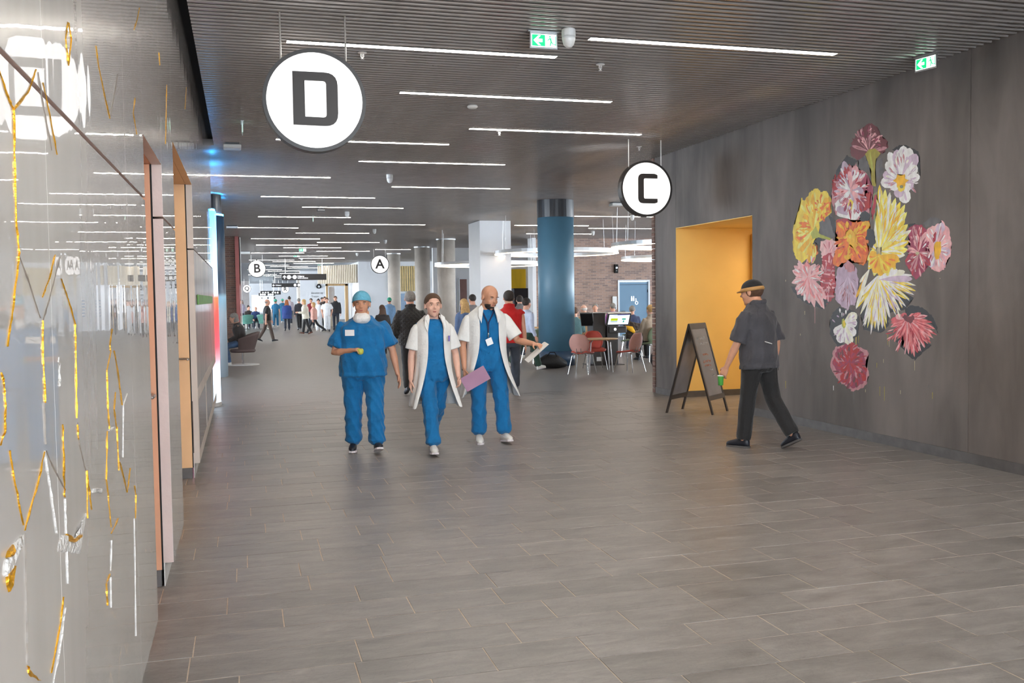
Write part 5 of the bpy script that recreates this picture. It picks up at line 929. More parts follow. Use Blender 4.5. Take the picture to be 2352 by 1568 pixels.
def person(label, loc, face, H=1.75, build=1.0, belly=0.0, legs=None, arms=None, lean=0.0, twist=0.0, head=(0, 0, 0), skin='a', hair=('short', 'brown'), top=None, bottom=None, shoes=None, sole=None, coat=None, vox=.012, curl=(.35, .35), palm=(None, None), detail=False, sex='m', cat='person', group=None):
    t = thing('person', label, cat, (loc[0], loc[1], 0), math.radians(face), group)
    legs = legs or {'R': (6, 4, 0, 0), 'L': (-6, 6, 0, 0)}          # flex, knee, abduction, foot pitch
    arms = arms or {'R': ((.12, .05, -1), (.06, .15, -1)), 'L': ((.12, -.05, -1), (.06, .15, -1))}
    out = {}
    # ---- skeleton
    J = {}; low = 1e9
    for s_, k in ((1, 'R'), (-1, 'L')):
        fx, kn, ab, fp = legs[k]; fx, kn, fp = math.radians(fx), math.radians(kn), math.radians(fp)
        hip = Vector((s_ * .05 * H * build, 0, 0)); d1 = Vn(s_ * ab, math.sin(fx), -math.cos(fx)); d2 = Vn(s_ * ab * .6, math.sin(fx - kn), -math.cos(fx - kn))
        knee = hip + d1 * .245 * H; ank = knee + d2 * .24 * H
        F = Vn(s_ * .12, math.cos(fp), math.sin(fp)); U = (Vector((0, -math.sin(fp), math.cos(fp)))).normalized(); sole_ = ank - U * .045 * H
        low = min(low, (sole_ - F * .045 * H).z, (sole_ + F * .10 * H).z, sole_.z)
        J[k] = [hip, knee, ank, sole_, F, U]
    pz = -low
    for k in 'RL':
        for i in range(4): J[k][i] = J[k][i] + Vector((0, 0, pz))
    RT = Matrix.Rotation(math.radians(twist), 3, 'Z') @ Matrix.Rotation(-math.radians(lean), 3, 'X')
    pel = Vector((0, 0, pz))
    def T(x, y, zf): return pel + RT @ Vector((x, y, (zf - .53) * H))
    def ring(zf, rx, ry, yo=0.0, n=22, ex=2.3):
        R_ = []
        for k in range(n):
            a = 2 * math.pi * k / n; ca, sa = math.cos(a), math.sin(a)
            R_.append(T(rx * H * math.copysign(abs(ca) ** (2 / ex), ca), ry * H * math.copysign(abs(sa) ** (2 / ex), sa) + yo * H, zf))
        return R_
    A = {}
    shw = (.108 if sex == 'm' else .096) * build ** .6
    for s_, k in ((1, 'R'), (-1, 'L')):
        u, f = arms[k]; sh = T(s_ * shw * H, -.004 * H, .785); ud = (RT @ Vn(s_ * u[0], u[1], u[2])); fd = (RT @ Vn(s_ * f[0], f[1], f[2]))
        el = sh + ud * .172 * H; wr = el + fd * .150 * H
        A[k] = [sh, el, wr, ud, fd]
    wb = build * (1.0 if sex == 'm' else .93)
    # ---- body (one continuous skin)
    mb = MB()
    mb.loft([ring(z, rx * wb, ry * (1 + (build - 1) * .6), belly * math.exp(-((z - .6) / .09) ** 2) * .5) for z, rx, ry in TORSO])
    ax = {}
    for s_, k in ((1, 'R'), (-1, 'L')):
        hip, knee, ank, sl, F, U = J[k]
        mb.tube([hip + Vector((0, 0, .02 * H)), hip.lerp(knee, .3), hip.lerp(knee, .65), knee, knee.lerp(ank, .3), knee.lerp(ank, .7), ank], [.042 * H * build, .043 * H * build, .039 * H, .031 * H, .033 * H, .024 * H, .021 * H], 12, round_ends=True)
        mb.tube([sl + U * .03 * H - F * .02 * H, sl + U * .025 * H + F * .05 * H, sl + U * .015 * H + F * .10 * H], [.015 * H, .013 * H, .008 * H], 10, round_ends=True)
        sh, el, wr, ud, fd = A[k]
        mb.tube([sh + RT @ Vector((-s_ * .03 * H, 0, -.004 * H)), sh, sh.lerp(el, .35), sh.lerp(el, .75), el, el.lerp(wr, .3), el.lerp(wr, .75), wr], [.026 * H, .030 * H, .028 * H * build ** .4, .024 * H, .022 * H, .0225 * H * build ** .4, .0175 * H, .0150 * H], 12, round_ends=True)
        pn = palm[0 if k == 'R' else 1]; n_ = Vector(pn) if pn is not None else RT @ Vector((-s_, .15, 0)); n_ = (n_ - fd * n_.dot(fd)).normalized(); tt = (fd.cross(n_) * s_).normalized()
        cu = curl[0 if k == 'R' else 1]
        mb.tube([wr - fd * .005 * H, wr + fd * .014 * H, wr + fd * .036 * H, wr + fd * .053 * H], [.0150 * H, .0200 * H, .0240 * H, .0225 * H], 12, flat=.48, flatdir=n_, round_ends=False)
        for off, ln in ((.0185, .040), (.0063, .045), (-.0063, .042), (-.0180, .033)):
            b0 = wr + fd * .050 * H + tt * off * H; a = 0; P = [b0 - fd * .008 * H, b0]; dd = fd + tt * off * 3.5
            for sg, ca in ((.46, .55), (.30, .9), (.24, .7)):
                a += cu * ca; P.append(P[-1] + (dd.normalized() * math.cos(a) + n_ * math.sin(a)) * ln * sg * H)
            mb.tube(P, [.0050 * H, .0052 * H, .0050 * H, .0046 * H, .0038 * H], 7, round_ends=True)
        b0 = wr + fd * .014 * H + tt * .014 * H; d_ = (fd * .62 + tt * .72 + n_ * (.25 + cu * .35)).normalized(); p1 = b0 + d_ * .028 * H; d2 = (fd * .85 + tt * .25 + n_ * (.25 + cu * .5)).normalized()
        mb.tube([b0 - d_ * .01 * H, b0, p1, p1 + d2 * .022 * H], [.0075 * H, .0075 * H, .0060 * H, .0045 * H], 7, round_ends=True)
        out['hand' + k] = wr + fd * .05 * H; out['palm' + k] = n_; out['fore' + k] = fd; out['thumb' + k] = tt
    hs = .150 * H; nt = T(0, .004 * H, .850); RH = RT @ rot_head(*[math.radians(q) for q in head]); HC = nt + RH @ Vector((0, .10 * hs, .47 * hs))
    mb.tube([T(0, -.008 * H, .82), T(0, -.004 * H, .85), HC + RH @ Vector((0, -.08 * hs, -.2 * hs))], [.040 * H, .037 * H * (1 if sex == 'm' else .86), .037 * H * (1 if sex == 'm' else .86)], 12, round_ends=True)
    def he(m_, c, r, n=12, k=8): m_.ell(HC + RH @ (Vector(c) * hs), [q * hs for q in r], n, k, RH)
    he(mb, (0, -.06, .12), (.335, .41, .375), 16, 12); he(mb, (0, .09, -.08), (.275, .30, .37), 14, 10); he(mb, (0, .14, -.29), (.205, .22, .185)); he(mb, (0, .27, -.40), (.085, .085, .075))
    he(mb, (0, .40, -.075), (.052, .085, .06)); he(mb, (0, .37, .03), (.034, .06, .12)); he(mb, (0, .335, .125), (.19, .06, .045)); he(mb, (.15, .25, -.11), (.1, .1, .1)); he(mb, (-.15, .25, -.11), (.1, .1, .1))
    he(mb, (.345, -.03, -.02), (.035, .085, .13)); he(mb, (-.345, -.03, -.02), (.035, .085, .13)); he(mb, (0, .335, -.235), (.10, .045, .04))
    body = mb.build('body', SK[skin], t, True); JOBS.append((body, vox, 3, 0))
    if detail:
        for sx, nm in ((1, 'eye'), (-1, 'eye')):
            m2 = MB(); he(m2, (sx * .125, .328, .045), (.042, .04, .020), 10, 6); m2.mi = 1; he(m2, (sx * .125, .352, .045), (.022, .02, .020), 8, 6); m2.build(nm, [m_eyew, m_iris], t, True)
        m2 = MB(); he(m2, (.135, .365, .125), (.085, .03, .017), 8, 5); he(m2, (-.135, .365, .125), (.085, .03, .017), 8, 5); m2.build('eyebrows', HR['dark' if hair[1] not in HR else hair[1]], t, True)
        m2 = MB(); he(m2, (0, .368, -.218), (.08, .020, .014), 8, 5); he(m2, (0, .366, -.246), (.07, .022, .016), 8, 5); m2.build('lips', m_lip, t, True)
    # ---- hair or headwear
    hk, hm = hair; hmat = HR[hm] if hm in HR else None
    def shell(c, r, cut, nm, m_, n=20, k=14):
        m2 = MB(); rr = [q * hs for q in r]; cc = Vector(c)
        if vox < .012: n, k = 72, 54
        m2.ell(HC + RH @ (cc * hs), rr, n, k, RH, keep=lambda p_: cut((p_ / hs) + cc)); o = m2.build(nm, m_, t, True); md = o.modifiers.new('s', 'SOLIDIFY'); md.thickness = .006; md.offset = -1; return o
    cut_short = lambda p_: p_.z > max(-.30, -.02 + .85 * p_.y)
    if hk == 'tail': shell((0, -.075, .125), (.358, .43, .395), lambda p_: p_.z > max(-.45, .0 + .85 * p_.y + (.07 if abs(p_.x) < .2 and p_.y > 0 else 0)), 'hair', hmat, 28, 20)
    if hk in ('short', 'long', 'bun', 'bob'): shell((0, -.075, .135), (.365, .435, .40), cut_short, 'hair', hmat)
    if hk == 'thin': shell((0, -.075, .115), (.358, .425, .38), lambda p_: -.30 < p_.z < .18 and p_.y < .12, 'hair', hmat)
    if hk == 'stubble': shell((0, -.06, .122), (.343, .418, .382), cut_short, 'hair', hmat)
    if hk == 'long':
        m2 = MB(); rows = []
        for j in range(8):
            f = j / 7; zz = .15 - 1.25 * f; wx = .36 + .16 * f; yb = -.38 - .06 * f
            rows.append([HC + RH @ (Vector((wx * math.cos(a), yb + .30 * (1 - .35 * f) * math.sin(a) * (1 if math.sin(a) > 0 else .5), zz + .03 * math.sin(7 * a))) * hs) for a in [2 * math.pi * q / 16 for q in range(16)]])
        m2.loft(rows); m2.build('long_hair', hmat, t, True)
    if hk == 'bob':
        m2 = MB(); rows = []
        for j in range(5):
            f = j / 4; rows.append([HC + RH @ (Vector(((.37 + .03 * f) * math.cos(a), -.16 + .30 * math.sin(a), .1 - .55 * f)) * hs) for a in [2 * math.pi * q / 16 for q in range(16)]])
        m2.loft(rows); m2.build('hair_bob', hmat, t, True)
    if hk == 'tail': m2 = MB(); m2.tube([HC + RH @ (Vector(q) * hs) for q in ((0, -.40, -.05), (-.1, -.5, -.2), (-.30, -.34, -.45), (-.40, -.12, -.78))], [.08 * hs, .11 * hs, .10 * hs, .03 * hs], 10, round_ends=True); m2.build('ponytail', hmat, t, True)
    if hk == 'bun': m2 = MB(); he(m2, (0, -.25, .50), (.17, .17, .15), 12, 8); m2.build('hair_bun', hmat, t, True)
    if hk == 'cap':
        shell((0, -.075, .14), (.385, .455, .42), lambda p_: p_.z > max(-.16, .10 + .30 * p_.y), 'surgical_cap', hm, 28, 20)
        m2 = MB(); rows = []
        for q in range(29):
            a = 2 * math.pi * q / 28; y_ = -.075 + .445 * math.sin(a); rows.append(HC + RH @ (Vector((.378 * math.cos(a), y_, max(-.15, .11 + .30 * y_))) * hs))
        m2.tube(rows, .022 * hs, 6, cap=False); m2.build('cap_band', hm, t, True)
        m2 = MB(); he(m2, (0, -.3, -.14), (.30, .2, .1), 12, 6); m2.build('nape_hair', HR['dark'], t, True)
    if hk == 'hat':
        shell((0, -.06, .17), (.37, .43, .34), lambda p_: p_.z > .10, 'hat_crown', hm[0])
        m2 = MB(); m2.tube([HC + RH @ (Vector((.37 * math.cos(a), -.06 + .43 * math.sin(a), .12)) * hs) for a in [2 * math.pi * q / 24 for q in range(25)]], .05 * hs, 6, cap=False, flat=1.6); m2.build('hat_band', hm[1], t, True)
        m2 = MB(); P = [(.30 * math.cos(a), .25 + .32 * math.sin(a), .10 - .03 * math.sin(a)) for a in [math.pi * q / 10 for q in range(11)]]
        m2.slab([HC + RH @ (Vector(q) * hs) for q in P], RH @ Vector((0, 0, 1)), .008); m2.build('hat_peak', hm[1], t)
        shell((0, -.075, .10), (.345, .42, .39), lambda p_: -.30 < p_.z < .15 and p_.y < .1, 'hair', HR['brown'])
    if detail == 'beard':
        shell((0, .135, -.27), (.235, .245, .22), lambda p_: p_.z < -.16 and not (abs(p_.x) < .1 and p_.z > -.30 and p_.y > .3), 'beard', HR['dark'])
    # ---- trousers
    bo = dict(m=fabric('navy', (40, 44, 56)), loose=1.0, cuff=.034, end=1.0, waist=.60); bo.update(bottom or {}); L_ = bo['loose']
    mb = MB(); mb.loft([ring(z, rx * wb * (1.04 + .03 * L_), ry * (1.06 + .06 * L_), belly * math.exp(-((z - .6) / .09) ** 2) * .4) for z, rx, ry in [(.452, .075, .058), (.475, .096, .071), (.52, .102, .074), (.56, .098, .070), (bo['waist'], .092, .066)]])
    for s_, k in ((1, 'R'), (-1, 'L')):
        hip, knee, ank, sl, F, U = J[k]; e = knee.lerp(ank, bo['end'])
        mb.tube([hip + Vector((0, 0, .015 * H)), hip.lerp(knee, .25), hip.lerp(knee, .6), knee, knee.lerp(e, .35), knee.lerp(e, .75), knee.lerp(e, .92), e], [.053 * H * build, .053 * H * build * L_ ** .5, .048 * H * L_, .043 * H * L_, .042 * H * L_, .041 * H * L_, .044 * H * L_ if bo.get('elastic') else .040 * H * L_, bo['cuff'] * H], 14, round_ends=False)
    o = mb.build('trousers', bo['m'], t, True); JOBS.append((o, vox * 1.25, 5, bo.get('fold', .004)))
    # ---- upper garment
    if top:
        tp = dict(hem=.50, loose=1.0, sleeve=.62, slr=1.0, neck=.852, fold=.004, vcut=0); tp.update(top); L_ = tp['loose']; mb = MB()
        prof = [(.50, .103, .073), (.535, .106, .076), (.58, .101, .073), (.62, .098, .071), (.68, .1, .073), (.73, .105, .075), (.765, .106, .071), (.783, .1, .064), (.80, .086, .057), (.816, .066, .052), (.83, .050, .048), (tp['neck'] - .01, .046, .046)]
        rr = []
        hem = tp['hem']
        if hem < .5:
            fl_ = tp.get('flare', 1.0)
            for q in range(4): f = q / 4; z = hem + (.5 - hem) * f; rr.append((z, .103 * (1 + (fl_ - 1) * (1 - f)), .078 * (1 + (fl_ - 1) * (1 - f))))
        else: rr.append((hem, *[np.interp(hem, [a_[0] for a_ in prof], [a_[i] for a_ in prof]) for i in (1, 2)]))
        rr += [q for q in prof if q[0] > hem + .012]
        mb.loft([ring(z, rx * wb * L_ ** (1 if z < .79 else .5), ry * L_ ** (1 if z < .79 else .5) * (1 + (build - 1) * .6), belly * math.exp(-((z - .6) / .1) ** 2) * .5) for z, rx, ry in rr])
        for s_, k in ((1, 'R'), (-1, 'L')):
            sh, el, wr, ud, fd = A[k]; sv = tp['sleeve']; sr = tp['slr']
            if sv > 0:
                P = [sh + RT @ Vector((-s_ * .045 * H, 0, -.008 * H)), sh + RT @ Vector((-s_ * .005 * H, 0, 0))]; rd = [.028 * H, .035 * H * sr ** .5]
                if sv <= 1: P += [sh.lerp(el, sv * .5), sh.lerp(el, sv)]; rd += [.038 * H * sr, .041 * H * sr]
                else: P += [sh.lerp(el, .4), sh.lerp(el, .8), el, el.lerp(wr, (sv - 1) * .4), el.lerp(wr, sv - 1)]; rd += [.036 * H * sr, .032 * H * sr, .031 * H * sr, .029 * H * sr, .024 * H * sr]
                mb.tube(P, rd, 12, round_ends=False)
        if tp.get('collar'): mb.tube([T(.045 * H * math.cos(a), -.004 * H + .042 * H * math.sin(a), .855 + .008 * -math.sin(a)) for a in [2 * math.pi * q / 14 for q in range(15)]], .012 * H, 6, cap=False)
        o = mb.build(tp.get('name', 'shirt'), tp['m'], t, True); JOBS.append((o, vox * 1.25, 5, tp['fold']))
    if coat:
        ct = dict(hem=.33, sleeve=.85, spread=1.0); ct.update(coat); mb = MB(); rows = []; n = 40
        CP = [(.860, .050, .052, 38), (.848, .058, .057, 36), (.829, .084, .062, 32), (.806, .110, .070, 28), (.778, .121, .082, 26), (.73, .118, .088, 26), (.66, .115, .09, 27), (.60, .114, .092, 30), (.54, .118, .098, 34), (.48, .126, .106, 38), (.42, .136, .118, 42), (.37, .146, .128, 45), (.33, .152, .134, 47), (.295, .157, .138, 48)]
        CP = [q for q in CP if q[0] >= ct['hem'] - .001]
        for z, rx, ry, gap in CP:
            f = max(0, (.6 - z) / .27); row = []
            for q in range(n + 1):
                a = math.radians(gap * ct['spread']) + (2 * math.pi - 2 * math.radians(gap * ct['spread'])) * q / n
                w_ = 1.03 + (.012 + .06 * f) * math.sin(a * 7 + 1 + 3 * z) + (.008 + .035 * f) * math.sin(a * 13 + 5 * z); edge = max(0, 1 - min(q, n - q) / 5) * f * ct.get('flap', .3)
                row.append(T(rx * wb * H * w_ * (1 + edge * .6) * math.sin(a), ry * H * w_ * (1 + edge * .3) * math.cos(a) * (1 + (build - 1) * .5) + ct.get('swing', 0) * f * H * -.05, z - .012 * edge))
            rows.append(row)
        mb.loft(rows, cap=False, closed=False)
        for s_, k in ((1, 'R'), (-1, 'L')):
            sh, el, wr, ud, fd = A[k]; sv = ct['sleeve']; P = [sh + RT @ Vector((-s_ * .03 * H, 0, -.004 * H)), sh + RT @ Vector((0, 0, .002 * H)), sh.lerp(el, sv * .35), sh.lerp(el, sv * .7), sh.lerp(el, sv)]
            mb.tube(P, [.034 * H, .042 * H, .044 * H, .046 * H, .050 * H], 16, cap=False)
        o = mb.build('lab_coat', ct['m'], t, True); md = o.modifiers.new('s', 'SOLIDIFY'); md.thickness = .007; md.offset = 1; md2 = o.modifiers.new('b', 'SUBSURF'); md2.levels = 1; md2.render_levels = 1
        # lapels
        for s_ in (1, -1):
            m2 = MB(); P = [(s_ * .040, .050, .868), (s_ * .062, .058, .850), (s_ * .070, .084, .80), (s_ * .052, .092, .755), (s_ * .046, .090, .80), (s_ * .034, .070, .845)]
            m2.slab([T(x * H, y * H * (1 + (build - 1) * .5), z) for x, y, z in P], RT @ Vector((0, 1, 0)), .008); m2.build('lapel', ct['m'], t)
    # ---- shoes
    if shoes:
        for s_, k in ((1, 'R'), (-1, 'L')):
            hip, knee, ank, sl, F, U = J[k]; Rr = F.cross(U).normalized(); sc = H / 1.75
            def srings(ss, n=14, zo=0.0):
                rg = []
                for s0, w_, h_ in ss:
                    rg.append([sl + F * s0 * sc + Rr * (w_ * sc * math.cos(a)) + U * (zo + max(0.0, (h_ * .5 + h_ * .62 * math.sin(a)))) * sc for a in [2 * math.pi * q / n for q in range(n)]])
                return rg
            m2 = MB(); m2.loft(srings([(-.066, .012, .05), (-.058, .028, .075), (-.03, .034, .088), (.0, .035, .090), (.05, .039, .075), (.10, .044, .058), (.145, .041, .046), (.178, .028, .034), (.192, .010, .022)], zo=.014)); m2.build('shoe', shoes, t, True)
            if sole:
                m2 = MB(); pts = [(-.072, .0), (-.064, .030), (-.03, .038), (.03, .039), (.09, .046), (.14, .046), (.178, .034), (.198, .0)]; ol = [(a, b) for a, b in pts] + [(a, -b) for a, b in pts[-2:0:-1]]
                m2.loft([[sl + F * a * sc + Rr * b * sc + U * z for a, b in ol] for z in (0, .02)]); m2.build('sole', sole, t)
    out.update(root=t, T=T, HC=HC, RH=RH, hs=hs, A=A, J=J, H=H, RT=RT); return out
def finish_people():
    for o, vx, it, amp in JOBS:
        md = o.modifiers.new('r', 'REMESH'); md.mode = 'VOXEL'; md.voxel_size = vx; md.use_smooth_shade = True
        ms = o.modifiers.new('s', 'SMOOTH'); ms.factor = .5; ms.iterations = it
    dg = bpy.context.evaluated_depsgraph_get(); rs = np.random.RandomState(5)
    for o, vx, it, amp in JOBS:
        me = bpy.data.meshes.new_from_object(o.evaluated_get(dg), preserve_all_data_layers=False, depsgraph=dg)
        o.modifiers.clear(); old = o.data; o.data = me; me.name = old.name
        if not len(me.materials): me.materials.append(old.materials[0])
        if amp:
            n = len(me.vertices); co = np.empty(n * 3); me.vertices.foreach_get('co', co); co = co.reshape(-1, 3); no = np.empty(n * 3); me.vertices.foreach_get('normal', no); no = no.reshape(-1, 3)
            d = np.zeros(n)
            for q in range(5):
                kx = rs.normal(size=3); kx[2] *= .55; kx /= np.linalg.norm(kx); wl_ = rs.uniform(.07, .17); ph = rs.uniform(0, 6.28); ph2 = rs.uniform(0, 6.28); k2 = rs.normal(size=3)
                d += (1 - 2 * np.abs(np.sin(co @ kx * math.pi / wl_ + ph + 1.2 * np.sin(co @ k2 * 9 + ph2)))) * rs.uniform(.4, 1)
            me.vertices.foreach_set('co', (co + no * (amp * (d / 3 + .55))[:, None]).ravel())
        me.polygons.foreach_set('use_smooth', [True] * len(me.polygons)); me.update(); bpy.data.meshes.remove(old)

f_scrub = fabric('scrub_blue', (0, 106, 162), .12, .3); f_white = fabric('lab_white', (232, 230, 226), .04, .25); f_navy = fabric('navy', (40, 44, 56)); f_black = fabric('black', (30, 28, 28), .15); f_char = fabric('charcoal', (66, 64, 68), .12); f_jean = fabric('jeans', (66, 72, 84), .2)
m_shw = mat('white_shoe', (228, 224, 216), .45, var=.04); m_shd = mat('dark_shoe', (30, 32, 40), .5, var=.1); m_shbrown = mat('brown_boot', (92, 52, 38), .5, var=.15); m_sole = mat('white_sole', (222, 214, 214), .5, var=.04)
m_cap = mat('cap_blue', (104, 178, 206), .8, var=.08, vscale=30, bump=.5, bscale=50); m_capg = mat('cap_green', (70, 168, 140), .8, var=.1)
def badge(t, corners, m_, nm, nrm, th=.004): mb = MB(); mb.slab(corners, nrm, th); return mb.build(nm, m_, t)
# --- 1 man in blue scrubs with a light blue cap, eating fruit
q = fl(838, 1036)
P1 = person('person in blue scrubs and light blue surgical cap holding an apple', (q.x, q.y), 175, H=1.775, build=1.20, belly=.05, legs={'R': (-3, 3, .02, 0), 'L': (13, 6, .035, 16)}, arms={'R': ((.34, .08, -1), (-.62, .62, .10)), 'L': ((.40, .02, -1), (.20, .14, -1))}, head=(-5, 4, 0), skin='b', hair=('cap', m_cap), top=dict(m=f_scrub, hem=.475, loose=1.16, sleeve=.80, slr=1.3, name='scrub_top', fold=.014, flare=1.02, neck=.85), bottom=dict(m=f_scrub, loose=1.22, cuff=.030, elastic=True, end=1.0, fold=.015), shoes=m_shd, sole=m_sole, vox=.0068, curl=(.75, .35), palm=((.2, -.35, -.55), None), detail=True)
t = P1['root']; T = P1['T']; H = P1['H']
mb = MB(); HC, RH, hs = P1['HC'], P1['RH'], P1['hs']; mb.ell(HC + RH @ (Vector((0, .19, -.56)) * hs), (.37 * hs, .33 * hs, .25 * hs), 18, 12, RH); o = mb.build('face_mask', mat('mask_white', (232, 230, 228), .8, var=.06, vscale=14, bump=.5, bscale=30), t, True); JOBS.append((o, .008, 4, .004))
for sx in (1, -1): mb = MB(); mb.tube([HC + RH @ (Vector(q_) * hs) for q_ in ((sx * .28, .2, -.5), (sx * .35, .05, -.2), (sx * .37, -.04, .02))], .0022, 5); mb.build('mask_strap', f_white, t)
y_ = .078 * 1.13 * H * 1.16 + .004; badge(t, [T(.052 * H, y_ + .012, .765), T(.108 * H, y_ - .012, .765), T(.108 * H, y_ - .012, .728), T(.052 * H, y_ + .012, .728)], mat('badge_white', (236, 236, 236), .4, var=.03), 'name_badge', (0, 1, 0))
hp = P1['handR'] + P1['palmR'] * .03 + P1['foreR'] * .03; M_ = t.matrix_basis; wp = Matrix.Translation(t.location) @ Matrix.Rotation(t.rotation_euler.z, 4, 'Z') @ hp
fr = thing('apple', 'yellow-green half-eaten apple in the hand of the person with the surgical cap', 'fruit', (wp.x, wp.y, wp.z - .03)); mb = MB(); mb.lathe([(.006, .064), (.022, .068), (.034, .055), (.037, .036), (.03, .014), (.014, .002), (.004, .006)], 18); mb.build('flesh', mat('apple_green', (196, 196, 84), .4, var=.15, vscale=12), fr, True); mb = MB(); mb.tube([(0, 0, .062), (.003, 0, .08)], .0018, 5); mb.build('stem', m_shbrown, fr)
# --- 2 woman in an open white coat
q = fl(1003, 1040)
P2 = person('person in open white coat and blue scrubs between the capped person and the lanyard wearer', (q.x, q.y + .1), 182, H=1.77, build=.98, sex='f', legs={'R': (17, 6, -.03, 8), 'L': (-16, 34, -.02, -28)}, arms={'R': ((.24, -.05, -1), (.06, .06, -1)), 'L': ((.30, -.02, -1), (.02, .40, -1))}, head=(-2, 2, 0), skin='c', hair=('tail', 'brown'), top=dict(m=f_scrub, hem=.52, loose=1.04, sleeve=.3, slr=.75, name='scrub_top', fold=.014, neck=.845), bottom=dict(m=f_scrub, loose=1.02, cuff=.024, elastic=True, end=.99, fold=.014), coat=dict(m=f_white, hem=.295, sleeve=.82, flap=.35, spread=.95), shoes=m_shw, sole=m_sole, vox=.0068, curl=(.35, .8), detail=True)
t = P2['root']; T = P2['T']; H = P2['H']; badge(t, [T(-.074 * H, .098 * H, .735), T(-.083 * H, .096 * H, .735), T(-.083 * H, .096 * H, .70), T(-.074 * H, .098 * H, .70)], mat('pen_violet', (112, 92, 186), .4, var=.05), 'pocket_pen', (0, 1, 0), .006)
# --- 3 bald man in an open white coat
q = fl(1110, 1015)
P3 = person('person in open white coat with lanyard and badge carrying papers', (q.x + .06, q.y), 178, H=1.85, build=1.04, legs={'R': (1, 2, .02, 0), 'L': (11, 9, .11, 8)}, arms={'R': ((.26, -.02, -1), (.0, .30, -1)), 'L': ((.52, .22, -.9), (.42, .80, -.10))}, head=(20, 16, -4), skin='b', hair=('stubble', 'brown') if False else ('none', 'dark'), top=dict(m=f_scrub, hem=.50, loose=1.03, sleeve=.3, slr=.75, name='scrub_top', fold=.014), bottom=dict(m=f_scrub, loose=1.12, cuff=.026, elastic=True, end=.97, fold=.014), coat=dict(m=f_white, hem=.295, sleeve=.86, flap=.4, spread=1.05), shoes=m_shw, sole=m_sole, vox=.0068, curl=(.5, .55), palm=(None, (0, 0, -1)), detail='beard')
t = P3['root']; T = P3['T']; H = P3['H']; m_lany = mat('lanyard_navy', (26, 40, 78), .7, var=.1)
mb = MB(); mb.tube([T(.04 * H, .02 * H, .856), T(.035 * H, .062 * H, .82), T(.012 * H, .088 * H, .76), T(.008 * H, .088 * H, .70)], .008, 6, flat=.4, flatdir=(0, 1, 0)); mb.tube([T(-.04 * H, .02 * H, .856), T(-.032 * H, .062 * H, .82), T(.004 * H, .088 * H, .76), T(.008 * H, .088 * H, .70)], .008, 6, flat=.4, flatdir=(0, 1, 0)); lan = mb.build('lanyard', m_lany, t)
mb = MB(); mb.tube([T(.008 * H, .09 * H, .70), T(.01 * H, .092 * H, .665)], .007, 8); mb.ell(T(.008 * H, .093 * H, .688), (.013, .013, .013), 8, 6); mb.build('badge_reel', m_chrome, lan, True)
badge(lan, [T(-.008 * H, .094 * H, .668), T(.030 * H, .094 * H, .652), T(.016 * H, .094 * H, .612), T(-.022 * H, .094 * H, .628)], MATS['badge_white'], 'badge_card', (0, 1, 0))
def w2(t, p_): return Matrix.Translation(t.location) @ Matrix.Rotation(t.rotation_euler.z, 4, 'Z') @ p_
def sheet(label, c, X, Z, w, h, m_, n=3, nm='paper_sheets'):
    s_ = thing(nm, label, 'paper', c); X = X.normalized(); Z = (Z - X * Z.dot(X)).normalized(); Y = X.cross(Z)
    for k in range(n): mb = MB(); mb.obox(Y * .0022 * k + X * .006 * k, X * w / 2, Y * .0006, Z * h / 2); mb.build('sheet', m_, s_)
hl = w2(t, P3['handL']); sheet('white paper in the raised hand of the lanyard wearer', hl + Vector((-.05, -.03, -.08)), Vector((.62, -.1, .55)), Vector((.25, -.85, .2)), .30, .21, f_white)
hr = w2(t, P3['handR']); sheet('pinkish folder held low by the lanyard wearer', hr + Vector((.08, -.17, -.02)), Vector((.75, -.15, .42)), Vector((-.3, -.35, .8)), .30, .20, mat('folder_pink', (196, 150, 176), .5, var=.06), 2)
# --- 4 man in grey work shirt walking away
q = fl(1712, 1024); ang = 26
P4 = person('person in dark grey work shirt and tan-banded cap walking away past the chalkboard', (q.x + .08, q.y - .15), ang, H=1.87, build=1.14, legs={'L': (9, 2, .0, 0), 'R': (-13, 20, .03, -26)}, arms={'L': ((.22, .28, -1), (.06, .55, -1)), 'R': ((.25, -.12, -1), (.1, .25, -1))}, lean=3, head=(14, 6, 0), skin='b', hair=('hat', (f_black, mat('cap_tan', (186, 140, 84), .7, var=.1))), top=dict(m=f_char, hem=.475, loose=1.12, sleeve=.92, slr=1.25, name='work_shirt', fold=.014, collar=True), bottom=dict(m=f_black, loose=1.08, cuff=.040, fold=.005, end=.97), shoes=m_shd, sole=mat('grey_sole', (88, 84, 82), .5, var=.05), vox=.0072, curl=(.4, .8))
hw_ = w2(P4['root'], P4['handL']); wt = thing('green_cup', 'small green cup held by the person in the grey work shirt', 'cup', (hw_.x - .02, hw_.y + .02, hw_.z - .12)); mb = MB(); mb.lathe([(.028, 0), (.033, .10), (.034, .104), (.030, .10), (.026, .01)], 18); mb.build('cup_body', mat('cup_green', (88, 176, 78), .4, var=.08), wt, True); mb = MB(); mb.lathe([(.035, .10), (.036, .108), (.02, .112)], 18); mb.build('lid', m_offwhite, wt)
t = P4['root']; T = P4['T']; H = P4['H']; mb = MB(); mb.tube([T(.09 * H, -.06 * H, .52), T(.12 * H, -.05 * H, .48), T(.10 * H, -.065 * H, .455)], .003, 5); mb.build('key_chain', m_chrome, t); mb = MB(); mb.tube([T(-.06 * H, -.088 * H, .63), T(.0, -.094 * H, .615)], .005, 5); mb.build('apron_string', f_white, t)

